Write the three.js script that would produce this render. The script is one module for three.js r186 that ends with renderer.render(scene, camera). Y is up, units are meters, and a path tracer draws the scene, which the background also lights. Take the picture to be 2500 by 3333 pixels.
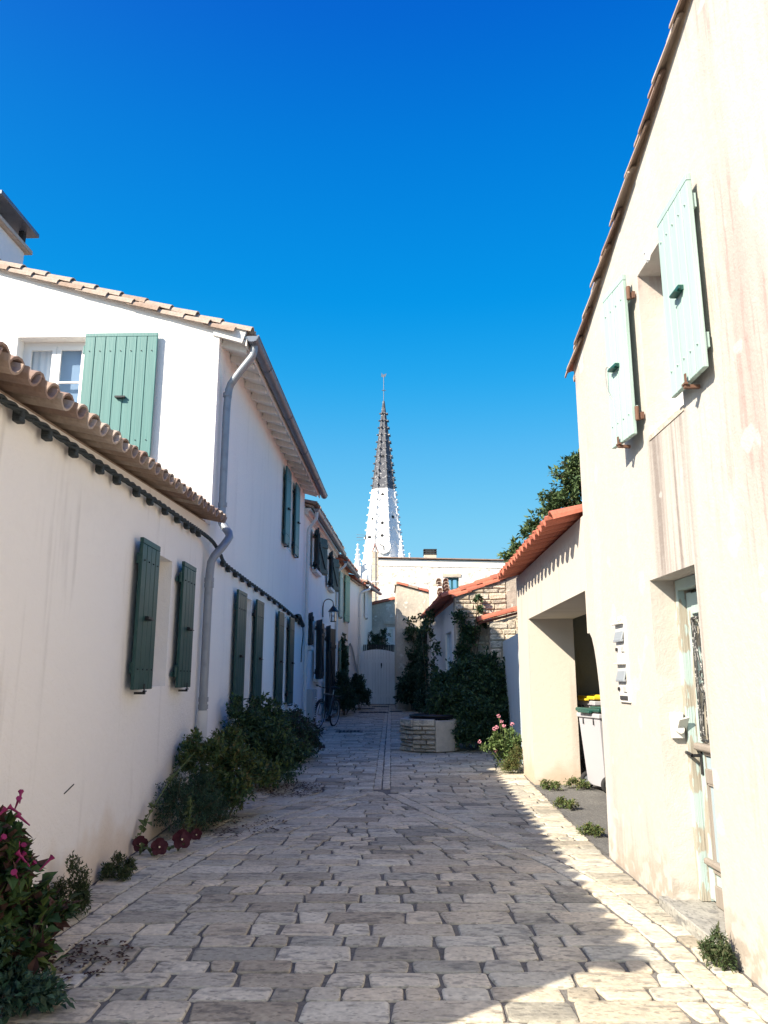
import * as THREE from 'three';
import { mergeGeometries } from 'three/addons/utils/BufferGeometryUtils.js';
import { RoundedBoxGeometry } from 'three/addons/geometries/RoundedBoxGeometry.js';

// ---------------------------------------------------------------- camera, sky, sun, exposure
const scene = new THREE.Scene();
const camera = new THREE.PerspectiveCamera(67.28, 768 / 1024, 0.1, 900);
camera.position.set(0, 1.55, 0);
camera.rotation.x = THREE.MathUtils.degToRad(12.2);
const EXPOSURE = 2.3;
const renderer = new THREE.WebGLRenderer({ antialias: true });
renderer.toneMapping = THREE.LinearToneMapping;
renderer.toneMappingExposure = EXPOSURE;
renderer.shadowMap.enabled = true;
const lin = (c) => (c <= 0.04045 ? c / 12.92 : ((c + 0.055) / 1.055) ** 2.4);
const enc = (c) => (c <= 0.0031308 ? c * 12.92 : 1.055 * c ** (1 / 2.4) - 0.055);
{
  // clear blue sky: pale near the horizon, deep overhead, brighter and whiter round the sun as a clear sky is
  const W = 512, H = 256, d = new Float32Array(W * H * 4), S = new THREE.Vector3(-1, 0.91, 0.8).normalize();
  const stops = [[0, 190, 232, 252], [10.8, 128, 210, 249], [16.7, 88, 189, 247], [22, 40, 171, 243], [27.5, 6, 153, 237], [37.4, 2, 128, 225], [45.6, 2, 104, 214], [60, 2, 90, 202], [90, 2, 82, 192]];
  for (let j = 0; j < H; j++) {
    const el = ((j + 0.5) / H) * 180 - 90, ce = Math.cos((el * Math.PI) / 180), se = Math.sin((el * Math.PI) / 180);
    let k = 0; while (k < stops.length - 2 && el > stops[k + 1][0]) k++;
    const a = stops[k], b = stops[k + 1], t = (el - a[0]) / (b[0] - a[0]), c = [1, 2, 3].map((i) => lin(Math.max(0, a[i] + (b[i] - a[i]) * t) / 255));
    for (let i = 0; i < W; i++) {
      const o = (j * W + i) * 4, ph = ((i + 0.5) / W - 0.5) * 2 * Math.PI;         // direction: x = cos, z = sin
      const x = Math.acos(Math.min(1, Math.max(-1, ce * Math.cos(ph) * S.x + se * S.y + ce * Math.sin(ph) * S.z)));
      const f = 0.95 + 0.12 * Math.cos(x) ** 2, w = 9 * Math.exp(-5.8 * Math.max(x, 0.2));   // white forward scattering round the sun
      for (let q = 0; q < 3; q++) d[o + q] = (el > 0 ? c[q] * f + w * [1, 0.93, 0.82][q] : [0.42, 0.40, 0.36][q]) / EXPOSURE; d[o + 3] = 1;
    }
  }
  const t = new THREE.DataTexture(d, W, H, THREE.RGBAFormat, THREE.FloatType);
  t.mapping = THREE.EquirectangularReflectionMapping; t.magFilter = t.minFilter = THREE.LinearFilter; t.needsUpdate = true;
  scene.background = t; scene.environment = t;
}
const sun = new THREE.DirectionalLight(new THREE.Color(1, 0.89, 0.73), 4.5);
sun.position.set(-40, 36.4, 32 - 12);
sun.target.position.set(0, 0, -12);
sun.castShadow = true; sun.shadow.mapSize.set(4096, 4096);
Object.assign(sun.shadow.camera, { left: -45, right: 45, top: 45, bottom: -45, near: 1, far: 200 });
scene.add(sun, sun.target);

// ---------------------------------------------------------------- helpers
function rng(s) { return () => { s |= 0; s = (s + 0x6d2b79f5) | 0; let t = Math.imul(s ^ (s >>> 15), 1 | s); t = (t + Math.imul(t ^ (t >>> 7), 61 | t)) ^ t; return ((t ^ (t >>> 14)) >>> 0) / 4294967296; }; }
const R = rng(11);
const rr = (a, b) => a + (b - a) * R();
const V = (x, y, z) => new THREE.Vector3(x, y, z);
const gy = (z) => -0.019 * z;                       // the lane climbs gently away from the camera
const clamp = (x, a = 0, b = 1) => Math.min(b, Math.max(a, x));
const sst = (a, b, x) => { const t = clamp((x - a) / (b - a)); return t * t * (3 - 2 * t); };

const names = {};
function numbered(n) { const k = (names[n] = (names[n] ?? -1) + 1); return k ? n + '_' + String(k).padStart(3, '0') : n; }
function thing(name, label, category, [x, y, z] = [0, 0, 0], ry = 0, group) {
  const o = new THREE.Group(); o.name = numbered(name); o.position.set(x, y, z); o.rotation.y = ry;
  o.userData = { label, category }; if (group) o.userData.group = group;
  scene.add(o); return o;
}
function part(parent, name) { const o = new THREE.Group(); o.name = name; parent.add(o); return o; }
function muv(g) {                                    // uv in metres from the dominant axis of the normal
  const p = g.attributes.position, n = g.attributes.normal, uv = new Float32Array(p.count * 2);
  for (let i = 0; i < p.count; i++) {
    const ax = Math.abs(n.getX(i)), ay = Math.abs(n.getY(i)), az = Math.abs(n.getZ(i));
    if (ay > ax && ay > az) { uv[2 * i] = p.getX(i); uv[2 * i + 1] = p.getZ(i); }
    else if (ax > az) { uv[2 * i] = p.getZ(i); uv[2 * i + 1] = p.getY(i); }
    else { uv[2 * i] = p.getX(i); uv[2 * i + 1] = p.getY(i); }
  }
  g.setAttribute('uv', new THREE.BufferAttribute(uv, 2)); return g;
}
function mesh(parent, name, geo, mat, metric = true) {
  if (Array.isArray(geo)) geo = mg(geo);
  if (!geo.attributes.normal) geo.computeVertexNormals();
  if (metric && mat.userData.metric && !geo.userData.muv) { muv(geo); geo.userData.muv = true; }
  const m = new THREE.Mesh(geo, mat); m.name = parent === scene ? numbered(name) : name; m.castShadow = m.receiveShadow = true; parent.add(m); return m;
}
function structure(name, geo, mat, label, category) { const m = mesh(scene, name, geo, mat); m.userData = { kind: 'structure', label, category }; return m; }
function mg(list) {
  const out = list.map((g) => { g = g.index ? g.toNonIndexed() : g.clone(); for (const k of Object.keys(g.attributes)) if (!['position', 'normal', 'uv'].includes(k)) g.deleteAttribute(k);
    if (!g.attributes.uv) g.setAttribute('uv', new THREE.BufferAttribute(new Float32Array(g.attributes.position.count * 2), 2)); g.clearGroups(); return g; });
  return mergeGeometries(out);
}
function xf(g, x = 0, y = 0, z = 0, rx = 0, ry = 0, rz = 0) { g.applyMatrix4(new THREE.Matrix4().compose(V(x, y, z), new THREE.Quaternion().setFromEuler(new THREE.Euler(rx, ry, rz)), V(1, 1, 1))); return g; }
const box = (w, h, d, x = 0, y = 0, z = 0, rx = 0, ry = 0, rz = 0) => xf(new THREE.BoxGeometry(w, h, d), x, y, z, rx, ry, rz);
const rbox = (w, h, d, r, x = 0, y = 0, z = 0, rx = 0, ry = 0, rz = 0) => xf(new RoundedBoxGeometry(w, h, d, 1, Math.min(r, w * 0.45, h * 0.45, d * 0.45)), x, y, z, rx, ry, rz);
const bb = (x0, y0, z0, x1, y1, z1) => box(x1 - x0, y1 - y0, z1 - z0, (x0 + x1) / 2, (y0 + y1) / 2, (z0 + z1) / 2);
const cyl = (r0, r1, h, n = 12, x = 0, y = 0, z = 0, rx = 0, ry = 0, rz = 0) => xf(new THREE.CylinderGeometry(r1, r0, h, n), x, y, z, rx, ry, rz);
function rod(a, b, r0, r1 = r0, n = 8) {
  a = V(...a); b = V(...b); const d = b.clone().sub(a), L = d.length(), g = new THREE.CylinderGeometry(r1, r0, L, n);
  g.applyMatrix4(new THREE.Matrix4().compose(a.add(b).multiplyScalar(0.5), new THREE.Quaternion().setFromUnitVectors(V(0, 1, 0), d.normalize()), V(1, 1, 1))); return g;
}
const tube = (pts, r, seg = 24, n = 8, tension = 0.5) => new THREE.TubeGeometry(new THREE.CatmullRomCurve3(pts.map((p) => V(...p)), false, 'catmullrom', tension), seg, r, n, false);
function slab(outline, holes, t, x = 0, y = 0, z = 0, ry = 0) {   // an upright plate, its face at z = 0 and its back at -t
  const s = new THREE.Shape(outline.map((p) => new THREE.Vector2(...p)));
  for (const h of holes) {
    const q = h.length === 4 && typeof h[0] === 'number' ? [[h[0], h[1]], [h[0], h[3]], [h[2], h[3]], [h[2], h[1]]] : h;
    s.holes.push(new THREE.Path(q.map((p) => new THREE.Vector2(...p))));
  }
  const g = new THREE.ExtrudeGeometry(s, { depth: t, bevelEnabled: false }); g.translate(0, 0, -t);
  return xf(g, x, y, z, 0, ry, 0);
}
const frame = (x = 0, y = 0, z = 0, ry = 0) => ({ o: V(x, y, z), ry });
function put(o, f, x, y, z) { o.position.copy(V(x, y, z).applyAxisAngle(V(0, 1, 0), f.ry).add(f.o)); o.rotation.y = f.ry; return o; }

// ---------------------------------------------------------------- procedural textures
const PERM = (() => { const r = rng(5), a = new Float32Array(65536); for (let i = 0; i < 65536; i++) a[i] = r(); return a; })();
const hsh = (x, y, s) => PERM[(((x * 374761393) ^ (y * 668265263) ^ (s * 2147483647 + s * 97)) >>> 3) & 65535];
function vn(x, y, px, py, s) {
  const xi = Math.floor(x), yi = Math.floor(y), fx = x - xi, fy = y - yi, u = fx * fx * (3 - 2 * fx), v = fy * fy * (3 - 2 * fy);
  const m = (a, p) => ((a % p) + p) % p, x0 = m(xi, px), x1 = m(xi + 1, px), y0 = m(yi, py), y1 = m(yi + 1, py);
  const a = hsh(x0, y0, s), b = hsh(x1, y0, s), c = hsh(x0, y1, s), d = hsh(x1, y1, s);
  return a + (b - a) * u + (c - a) * v + (a - b - c + d) * u * v;
}
function fbm(u, v, fx, fy, oct, s) { let a = 0.5, t = 0, n = 0; for (let o = 0; o < oct; o++) { t += a * vn(u * fx, v * fy, fx, fy, s + o); n += a; a *= 0.5; fx *= 2; fy *= 2; } return t / n; }
function texture(n, mx, my, fn, srgb = true) {        // mx, my: metres covered by one repeat
  const d = new Uint8Array(n * n * 4);
  for (let j = 0; j < n; j++) for (let i = 0; i < n; i++) {
    const c = fn((i + 0.5) / n, (j + 0.5) / n), o = (j * n + i) * 4;
    if (typeof c === 'number') d[o] = d[o + 1] = d[o + 2] = 255 * clamp(c); else for (let q = 0; q < 3; q++) d[o + q] = 255 * clamp(srgb ? enc(clamp(c[q])) : c[q]);
    d[o + 3] = 255;
  }
  const t = new THREE.DataTexture(d, n, n); t.wrapS = t.wrapT = THREE.RepeatWrapping; t.magFilter = THREE.LinearFilter; t.minFilter = THREE.LinearMipmapLinearFilter; t.generateMipmaps = true;
  t.repeat.set(1 / mx, 1 / my); if (srgb) t.colorSpace = THREE.SRGBColorSpace; t.needsUpdate = true; return t;
}
const mix3 = (a, b, t) => a.map((x, i) => x + (b[i] - x) * t);
const rgb = (r, g, b) => new THREE.Color().setRGB(r, g, b);
function M(color, rough, opt = {}) { const { metric, ...o } = opt; const m = new (o.transmission !== undefined || o.clearcoat ? THREE.MeshPhysicalMaterial : THREE.MeshStandardMaterial)({ color: rgb(...color), roughness: rough, side: THREE.DoubleSide, ...o }); m.userData.metric = !!(o.map || o.bumpMap); return m; }

const bFine = texture(512, 0.9, 0.9, (u, v) => 0.6 * fbm(u, v, 24, 24, 4, 3) + 0.4 * fbm(u, v, 90, 90, 2, 9), false);
const bRough = texture(512, 1.6, 1.6, (u, v) => 0.7 * fbm(u, v, 10, 10, 5, 21) + 0.3 * fbm(u, v, 70, 70, 2, 27), false);
const streak = (u, v, f, s) => fbm(u, v, f, 3, 4, s) * 0.65 + 0.35 * fbm(u, v, f * 3, 5, 3, s + 7);

// white limewash with faint grey run-off
const tWhite = texture(1024, 5, 6, (u, v) => {
  const k = fbm(u, v, 5, 5, 5, 31), s = sst(0.55, 0.8, streak(u, v, 26, 40)), f = fbm(u, v, 120, 120, 2, 3);
  return mix3([0.86, 0.85, 0.825], [0.66, 0.66, 0.655], clamp(0.28 * s + 0.35 * (k - 0.5) + 0.1 * (f - 0.5), 0, 1));
});
// cottage: creamy limewash, beige run-off, ochre splash stains with a ragged upper edge
const tCottage = texture(1024, 8, 4, (u, v) => {
  const y = v * 4, k = fbm(u, v, 7, 4, 5, 51), s = sst(0.56, 0.82, streak(u, v, 40, 60)), f = fbm(u, v, 150, 80, 2, 3);
  let c = mix3([0.87, 0.83, 0.775], [0.66, 0.62, 0.57], clamp(0.75 * s + 0.45 * (k - 0.5) + 0.12 * (f - 0.5)));
  const edge = 0.22 + 0.55 * fbm(u, 0.5, 11, 1, 4, 71) + 0.25 * (fbm(u, v, 50, 25, 3, 77) - 0.5);
  return mix3(c, [0.62, 0.46, 0.30], y < 3.9 ? 0.55 * (1 - sst(edge * 0.5, edge * 1.15, y)) : 0);
});
// right-hand house: cream render with pink and grey weathering streaks
const tPink = texture(2048, 10, 8, (u, v) => {
  const x = u * 10, y = v * 8;                       // x from the far corner toward the camera
  const a = streak(u, v, 40, 91), b = streak(u, v, 90, 95), k = fbm(u, v, 6, 5, 5, 99), f = fbm(u, v, 260, 200, 2, 3), g = fbm(u, v, 420, 24, 3, 13);
  let c = mix3([0.80, 0.745, 0.67], [0.66, 0.50, 0.45], clamp(0.75 * sst(0.46, 0.78, 0.6 * a + 0.4 * k) + 0.5 * sst(0.52, 0.72, g) * sst(0.4, 0.6, k)));
  c = mix3(c, [0.83, 0.80, 0.74], 0.7 * sst(0.55, 0.75, fbm(u, v, 30, 6, 4, 107)));
  const sill = sst(1.75, 1.95, x) * (1 - sst(2.4, 2.6, x)) * sst(1.2, 2.2, y + 0.6 * b) * (1 - sst(3.17, 3.2, y));     // run-off below the window sill
  c = mix3(c, [0.42, 0.36, 0.32], clamp(sill * 1.3 * sst(0.34, 0.72, b) * (0.7 + 0.6 * f)));
  const foot = 0.18 + 0.6 * fbm(u, 0.3, 14, 1, 4, 111) + 0.3 * (fbm(u, v, 70, 60, 3, 115) - 0.5);
  c = mix3(c, [0.55, 0.47, 0.38], y < 7 ? 0.75 * (1 - sst(foot * 0.4, foot, y)) * sst(0.38, 0.6, fbm(u, v, 160, 130, 3, 117)) : 0);
  const lime = sst(0.72, 0.75, fbm(u, v, 40, 32, 3, 121)); c = mix3(c, [0.86, 0.84, 0.80], 0.6 * lime);
  return c.map((q) => 0.6 * q * (0.95 + 0.1 * f));
});
const tGrey = texture(1024, 3, 3, (u, v) => {         // old grey-beige render
  const k = fbm(u, v, 6, 6, 5, 131), f = fbm(u, v, 60, 60, 3, 137), l = sst(0.7, 0.78, fbm(u, v, 18, 18, 4, 141));
  return mix3(mix3([0.56, 0.49, 0.40], [0.34, 0.305, 0.26], clamp(1.5 * (k - 0.28))), [0.66, 0.62, 0.55], l).map((q) => q * (0.86 + 0.28 * f));
});
const tRubbleWhite = texture(1024, 4, 4, (u, v) => {   // whitewashed rubble, too far to tell its stones apart
  const k = fbm(u, v, 14, 22, 4, 151), p = sst(0.6, 0.72, fbm(u, v, 26, 40, 3, 157)), b = fbm(u, v, 5, 5, 4, 161);
  return mix3(mix3([0.80, 0.76, 0.69], [0.66, 0.57, 0.49], clamp(1.6 * (b - 0.5) + 0.6 * (k - 0.5))), [0.47, 0.40, 0.33], 0.75 * p);
});
const tStone = texture(1024, 1.7, 1.7, (u, v) => {     // worn limestone with fine dark lichen specks
  const k = fbm(u, v, 7, 7, 5, 171), f = fbm(u, v, 90, 90, 3, 177), d = sst(0.5, 0.72, fbm(u, v, 22, 52, 5, 181)), e = sst(0.42, 0.62, fbm(u, v, 4, 4, 4, 187)), p = sst(0.66, 0.74, fbm(u, v, 50, 110, 3, 189));
  let c = mix3([0.56, 0.515, 0.45], [0.45, 0.41, 0.36], clamp(2 * (k - 0.35)));
  c = mix3(c, [0.27, 0.255, 0.24], 0.85 * d * e); c = mix3(c, [0.14, 0.13, 0.12], 0.5 * p); return c.map((q) => q * (0.76 + 0.48 * f));
});
const bStone = texture(512, 0.8, 0.8, (u, v) => 0.55 * fbm(u, v, 8, 8, 5, 191) + 0.3 * fbm(u, v, 40, 40, 3, 197) + 0.15 * sst(0.4, 0.6, fbm(u, v, 60, 60, 2, 199)), false);
const tSand = texture(512, 1.3, 1.3, (u, v) => { const k = fbm(u, v, 6, 6, 4, 201), f = fbm(u, v, 90, 90, 2, 207); return mix3([0.185, 0.175, 0.16], [0.095, 0.092, 0.088], k).map((q) => q * (0.7 + 0.6 * f)); });
const tAsphalt = texture(512, 1.1, 1.1, (u, v) => { const f = fbm(u, v, 130, 130, 2, 211), k = fbm(u, v, 5, 5, 4, 217), p = sst(0.68, 0.78, fbm(u, v, 90, 90, 2, 219)); return mix3([0.10, 0.10, 0.098], [0.22, 0.215, 0.20], 0.5 * k + 0.7 * p).map((q) => q * (0.65 + 0.7 * f)); });
const tClay = texture(512, 0.9, 0.9, (u, v) => { const k = fbm(u, v, 8, 8, 4, 221), f = fbm(u, v, 60, 60, 2, 227); return mix3([1, 1, 1], [0.6, 0.55, 0.5], clamp(1.4 * (k - 0.35))).map((q) => q * (0.85 + 0.3 * f)); });
const tWood = texture(512, 0.6, 1.8, (u, v) => { const k = fbm(u, v, 40, 3, 4, 231), f = fbm(u, v, 6, 4, 4, 237); return [1, 1, 1].map((q) => q * (0.86 + 0.16 * k + 0.12 * (f - 0.5))); });
const bWood = texture(512, 0.3, 1.2, (u, v) => fbm(u, v, 40, 3, 4, 241), false);
const tPeel = texture(512, 0.7, 0.9, (u, v) => { const k = fbm(u, v, 12, 5, 5, 251), p = sst(0.56, 0.62, k), f = fbm(u, v, 50, 6, 3, 257); return mix3([0.60, 0.72, 0.69], mix3([0.46, 0.38, 0.30], [0.62, 0.55, 0.46], f), p); });
const tZinc = texture(512, 0.8, 0.8, (u, v) => { const k = fbm(u, v, 8, 8, 5, 261); return [1, 1, 1].map((q) => q * (0.72 + 0.5 * k)); });
const tIron = texture(256, 0.2, 0.2, (u, v) => mix3([0.03, 0.032, 0.034], [0.45, 0.44, 0.42], sst(0.62, 0.7, fbm(u, v, 10, 10, 4, 271))));
const tSlate = texture(512, 3, 3, (u, v) => { const k = fbm(u, v, 8, 14, 4, 281), p = sst(0.68, 0.74, fbm(u, v, 20, 30, 3, 287)); return mix3(mix3([0.055, 0.06, 0.075], [0.11, 0.115, 0.13], k), [0.5, 0.5, 0.5], p); });

const mat = {
  white: M([1, 1, 1], 0.93, { map: tWhite, bumpMap: bFine, bumpScale: 0.006 }),
  cottage: M([1, 1, 1], 0.93, { map: tCottage, bumpMap: bFine, bumpScale: 0.006 }),
  pink: M([1, 1, 1], 0.94, { map: tPink, bumpMap: bFine, bumpScale: 0.0035 }),
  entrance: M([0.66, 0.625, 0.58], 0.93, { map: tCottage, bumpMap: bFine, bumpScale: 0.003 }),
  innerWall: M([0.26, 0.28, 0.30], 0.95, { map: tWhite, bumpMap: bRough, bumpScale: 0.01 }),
  cream: M([1, 0.95, 0.86], 0.93, { map: tWhite, bumpMap: bFine, bumpScale: 0.006 }),
  peach: M([0.96, 0.83, 0.70], 0.93, { map: tWhite, bumpMap: bFine, bumpScale: 0.006 }),
  grey: M([1, 1, 1], 0.95, { map: tGrey, bumpMap: bRough, bumpScale: 0.02 }),
  mortar: M([1.1, 1.06, 1.0], 0.95, { map: tGrey, bumpMap: bRough, bumpScale: 0.03 }),
  rubbleWhite: M([1, 1, 1], 0.95, { map: tRubbleWhite, bumpMap: bRough, bumpScale: 0.04 }),
  paving: M([1.0, 1.0, 0.91], 0.86, { map: tStone, bumpMap: bStone, bumpScale: 0.005, vertexColors: true }),
  rubble: M([1.22, 1.16, 1.04], 0.92, { map: tStone, bumpMap: bStone, bumpScale: 0.02, vertexColors: true }),
  sand: M([1, 1, 1], 0.97, { map: tSand, bumpMap: bFine, bumpScale: 0.01 }),
  asphalt: M([1, 1, 1], 0.92, { map: tAsphalt, bumpMap: bFine, bumpScale: 0.012 }),
  step: M([0.62, 0.66, 0.68], 0.85, { map: tStone, bumpMap: bStone, bumpScale: 0.004 }),
  clayRed: M([0.52, 0.165, 0.10], 0.85, { map: tClay, bumpMap: bFine, bumpScale: 0.004 }),
  clayRed2: M([0.44, 0.135, 0.085], 0.85, { map: tClay, bumpMap: bFine, bumpScale: 0.004 }),
  clayOld: M([0.40, 0.30, 0.235], 0.9, { map: tClay, bumpMap: bRough, bumpScale: 0.008 }),
  clayOld2: M([0.32, 0.225, 0.18], 0.9, { map: tClay, bumpMap: bRough, bumpScale: 0.008 }),
  clayOld3: M([0.47, 0.385, 0.32], 0.9, { map: tClay, bumpMap: bRough, bumpScale: 0.008 }),
  teal: M([0.085, 0.225, 0.215], 0.5, { map: tWood, bumpMap: bWood, bumpScale: 0.0015 }),  // street shutter paint, lightened for fading and the sun on the gable
  shadedTeal: M([0.008, 0.052, 0.047], 0.45, { map: tWood, bumpMap: bWood, bumpScale: 0.0015 }),  // same paint as the gable shutter, shade put into its colour
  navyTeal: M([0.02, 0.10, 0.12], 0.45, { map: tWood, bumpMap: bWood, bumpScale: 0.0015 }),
  black: M([0.012, 0.02, 0.026], 0.5, { map: tWood, bumpMap: bWood, bumpScale: 0.0015 }),
  mint: M([0.37, 0.50, 0.455], 0.6, { map: tWood, bumpMap: bWood, bumpScale: 0.002 }),
  sage: M([0.25, 0.42, 0.31], 0.65, { map: tWood, bumpMap: bWood, bumpScale: 0.002 }),
  sageDark: M([0.10, 0.21, 0.16], 0.65, { map: tWood, bumpMap: bWood, bumpScale: 0.002 }),
  paleBlue: M([0.58, 0.68, 0.72], 0.7, { map: tWood, bumpMap: bWood, bumpScale: 0.003 }),
  gateWhite: M([0.84, 0.85, 0.85], 0.6, { map: tWood, bumpMap: bWood, bumpScale: 0.0015 }),
  peel: M([0.62, 0.66, 0.66], 0.75, { map: tPeel, bumpMap: bWood, bumpScale: 0.004 }),
  rawWood: M([0.28, 0.245, 0.21], 0.85, { map: tWood, bumpMap: bWood, bumpScale: 0.004 }),
  doorBlue: M([0.34, 0.43, 0.48], 0.65, { map: tWood, bumpMap: bWood, bumpScale: 0.002 }),
  joinery: M([0.80, 0.80, 0.79], 0.45),
  trim: M([0.76, 0.75, 0.72], 0.8, { map: tWood }),
  glass: new THREE.MeshPhysicalMaterial({ color: rgb(0.95, 0.97, 0.98), roughness: 0.03, transmission: 1, thickness: 0, ior: 1.85 }),
  curtain: M([0.75, 0.76, 0.78], 0.95), painted_reflection: M([0.20, 0.30, 0.44], 0.8),  // the blue stands for sky reflected in the gable window
  dark: M([0.03, 0.032, 0.035], 0.9),
  zinc: M([0.28, 0.31, 0.35], 0.5, { map: tZinc, metalness: 0.35 }),
  zincDark: M([0.16, 0.19, 0.24], 0.5, { map: tZinc, metalness: 0.35 }),
  pvc: M([0.66, 0.66, 0.65], 0.5),
  iron: M([1, 1, 1], 0.6, { map: tIron, metalness: 0.2 }),
  blackMetal: M([0.02, 0.021, 0.024], 0.45, { metalness: 0.3 }),
  rust: M([0.17, 0.09, 0.06], 0.85, { map: tClay, metalness: 0.2 }),
  cable: M([0.022, 0.03, 0.032], 0.7),
  churchWhite: M([0.82, 0.82, 0.81], 0.9, { bumpMap: bRough, bumpScale: 0.02 }),
  churchBlack: M([1, 1, 1], 0.6, { map: tSlate, bumpMap: bRough, bumpScale: 0.02 }),
  leaf: new THREE.MeshPhysicalMaterial({ color: 0xffffff, roughness: 0.62, transmission: 0.22, thickness: 0, vertexColors: true, side: THREE.DoubleSide, specularIntensity: 0.35 }),
  stem: M([0.12, 0.09, 0.055], 0.9), greenStem: M([0.12, 0.16, 0.05], 0.8),
  petal: M([0.06, 0.006, 0.016], 0.7), petalPink: M([0.50, 0.20, 0.26], 0.7), petalMagenta: M([0.26, 0.012, 0.09], 0.7), pollen: M([0.75, 0.66, 0.42], 0.9),
  bin: M([0.40, 0.40, 0.43], 0.6), binGreen: M([0.012, 0.07, 0.055], 0.4), binYellow: M([0.72, 0.50, 0.03], 0.4), rubber: M([0.02, 0.02, 0.021], 0.85),
  plasticGrey: M([0.27, 0.30, 0.33], 0.5), plasticWhite: M([0.66, 0.645, 0.60], 0.5), cabinet: M([0.42, 0.43, 0.42], 0.6),
  chrome: M([0.55, 0.56, 0.58], 0.3, { metalness: 0.9 }), bikePaint: M([0.05, 0.09, 0.11], 0.35),
  wire: M([0.30, 0.30, 0.30], 0.5, { metalness: 0.6 }),
};

// ---------------------------------------------------------------- canal tiles
function canal(L, r0, r1, n = 7, t = 0.014) {         // half pipe, mouth at z = 0 (radius r0), tail at z = L
  const p = [], q = (r, a, z) => [Math.cos(a) * r, Math.sin(a) * r, z];
  const quad = (a, b, c, d) => p.push(...a, ...b, ...c, ...a, ...c, ...d);
  for (let i = 0; i < n; i++) {
    const a = (Math.PI * i) / n, b = (Math.PI * (i + 1)) / n;
    quad(q(r0, a, 0), q(r0, b, 0), q(r1, b, L), q(r1, a, L));
    quad(q(r0 - t, b, 0), q(r0 - t, a, 0), q(r1 - t, a, L), q(r1 - t, b, L));
    quad(q(r0 - t, a, 0), q(r0 - t, b, 0), q(r0, b, 0), q(r0, a, 0));
    quad(q(r1, a, L), q(r1, b, L), q(r1 - t, b, L), q(r1 - t, a, L));
  }
  for (const [a, s] of [[0, 1], [Math.PI, -1]]) quad(q(r0 - t, a, 0), q(r0, a, 0), q(r1, a, L), q(r1 - t, a, L));
  const g = new THREE.BufferGeometry(); g.setAttribute('position', new THREE.Float32BufferAttribute(p, 3)); g.computeVertexNormals(); return muv(g);
}
const coverTile = canal(0.42, 0.098, 0.078), panTile = canal(0.42, 0.082, 0.098).rotateZ(Math.PI);
coverTile.userData.muv = panTile.userData.muv = true;
function tiledSlope(roof, o, eU, eS, lenU, lenS, mats, { single = () => true, pitchU = 0.225, course = 0.35, pans = true, slabT = 0.05, slabMat, deckS = 0, deckU = 0, verges = false } = {}) {
  o = V(...o); eU = V(...eU).normalize(); eS = V(...eS).normalize();
  if (eS.clone().cross(eU).y < 0) { o.addScaledVector(eU, lenU); eU.negate(); }
  const N = eS.clone().cross(eU).normalize();
  const bx = new THREE.Matrix4().makeBasis(eU, N, eS);
  const sl = box(lenU - 2 * deckU, slabT, lenS - deckS, lenU / 2, -slabT / 2, (lenS + deckS) / 2); sl.applyMatrix4(bx); sl.translate(o.x, o.y, o.z);
  mesh(roof, 'roof_deck', sl, slabMat || mats[0]);
  const nu = Math.round(lenU / pitchU), ns = Math.ceil((lenS + 0.05) / course), rest = [];
  for (let j = 0; j < ns; j++) for (let i = 0; i < nu; i++) for (const pan of pans ? [0, 1] : [0]) {
    if (pan && i === nu - 1) continue;
    const x = (i + 0.5 + pan * 0.5) * (lenU / nu), s = j * course - (j ? 0 : 0.05) + (pan ? -0.03 : 0);
    const m4 = new THREE.Matrix4().multiplyMatrices(new THREE.Matrix4().setPosition(o.x, o.y, o.z), bx);
    const jig = new THREE.Matrix4().compose(V(x + rr(-0.008, 0.008), (pan ? 0.098 : 0.035) + 0.012 + rr(-0.004, 0.006), s + rr(-0.012, 0.012)), new THREE.Quaternion().setFromEuler(new THREE.Euler(0.035, rr(-0.03, 0.03), 0)), V(1, 1, 1));
    m4.multiply(jig);
    const mt = mats[Math.floor(R() * mats.length)];
    if (single(i, j, nu, ns)) { const m = mesh(roof, 'tile', pan ? panTile : coverTile, mt); m4.decompose(m.position, m.quaternion, m.scale); }
    else { const g = (pan ? panTile : coverTile).clone(); g.applyMatrix4(m4); rest.push(g); }
  }
  if (verges) for (const x of [0.075, lenU - 0.075]) for (let j = 0; j < ns; j++) {
    const m = mesh(roof, 'tile', coverTile, mats[j % mats.length]), m4 = new THREE.Matrix4().multiplyMatrices(new THREE.Matrix4().setPosition(o.x, o.y, o.z), bx);
    m4.multiply(new THREE.Matrix4().compose(V(x + rr(-0.008, 0.008), -0.028 + rr(-0.004, 0.004), j * course + 0.13 + rr(-0.015, 0.015)), new THREE.Quaternion().setFromEuler(new THREE.Euler(0.04, rr(-0.02, 0.02), 0)), V(1, 1, 1))); m4.decompose(m.position, m.quaternion, m.scale);
  }
  if (rest.length) { const m = mesh(roof, 'tile_courses', mergeGeometries(rest), mats[0]); m.userData.kind = 'stuff'; }
}

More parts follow.
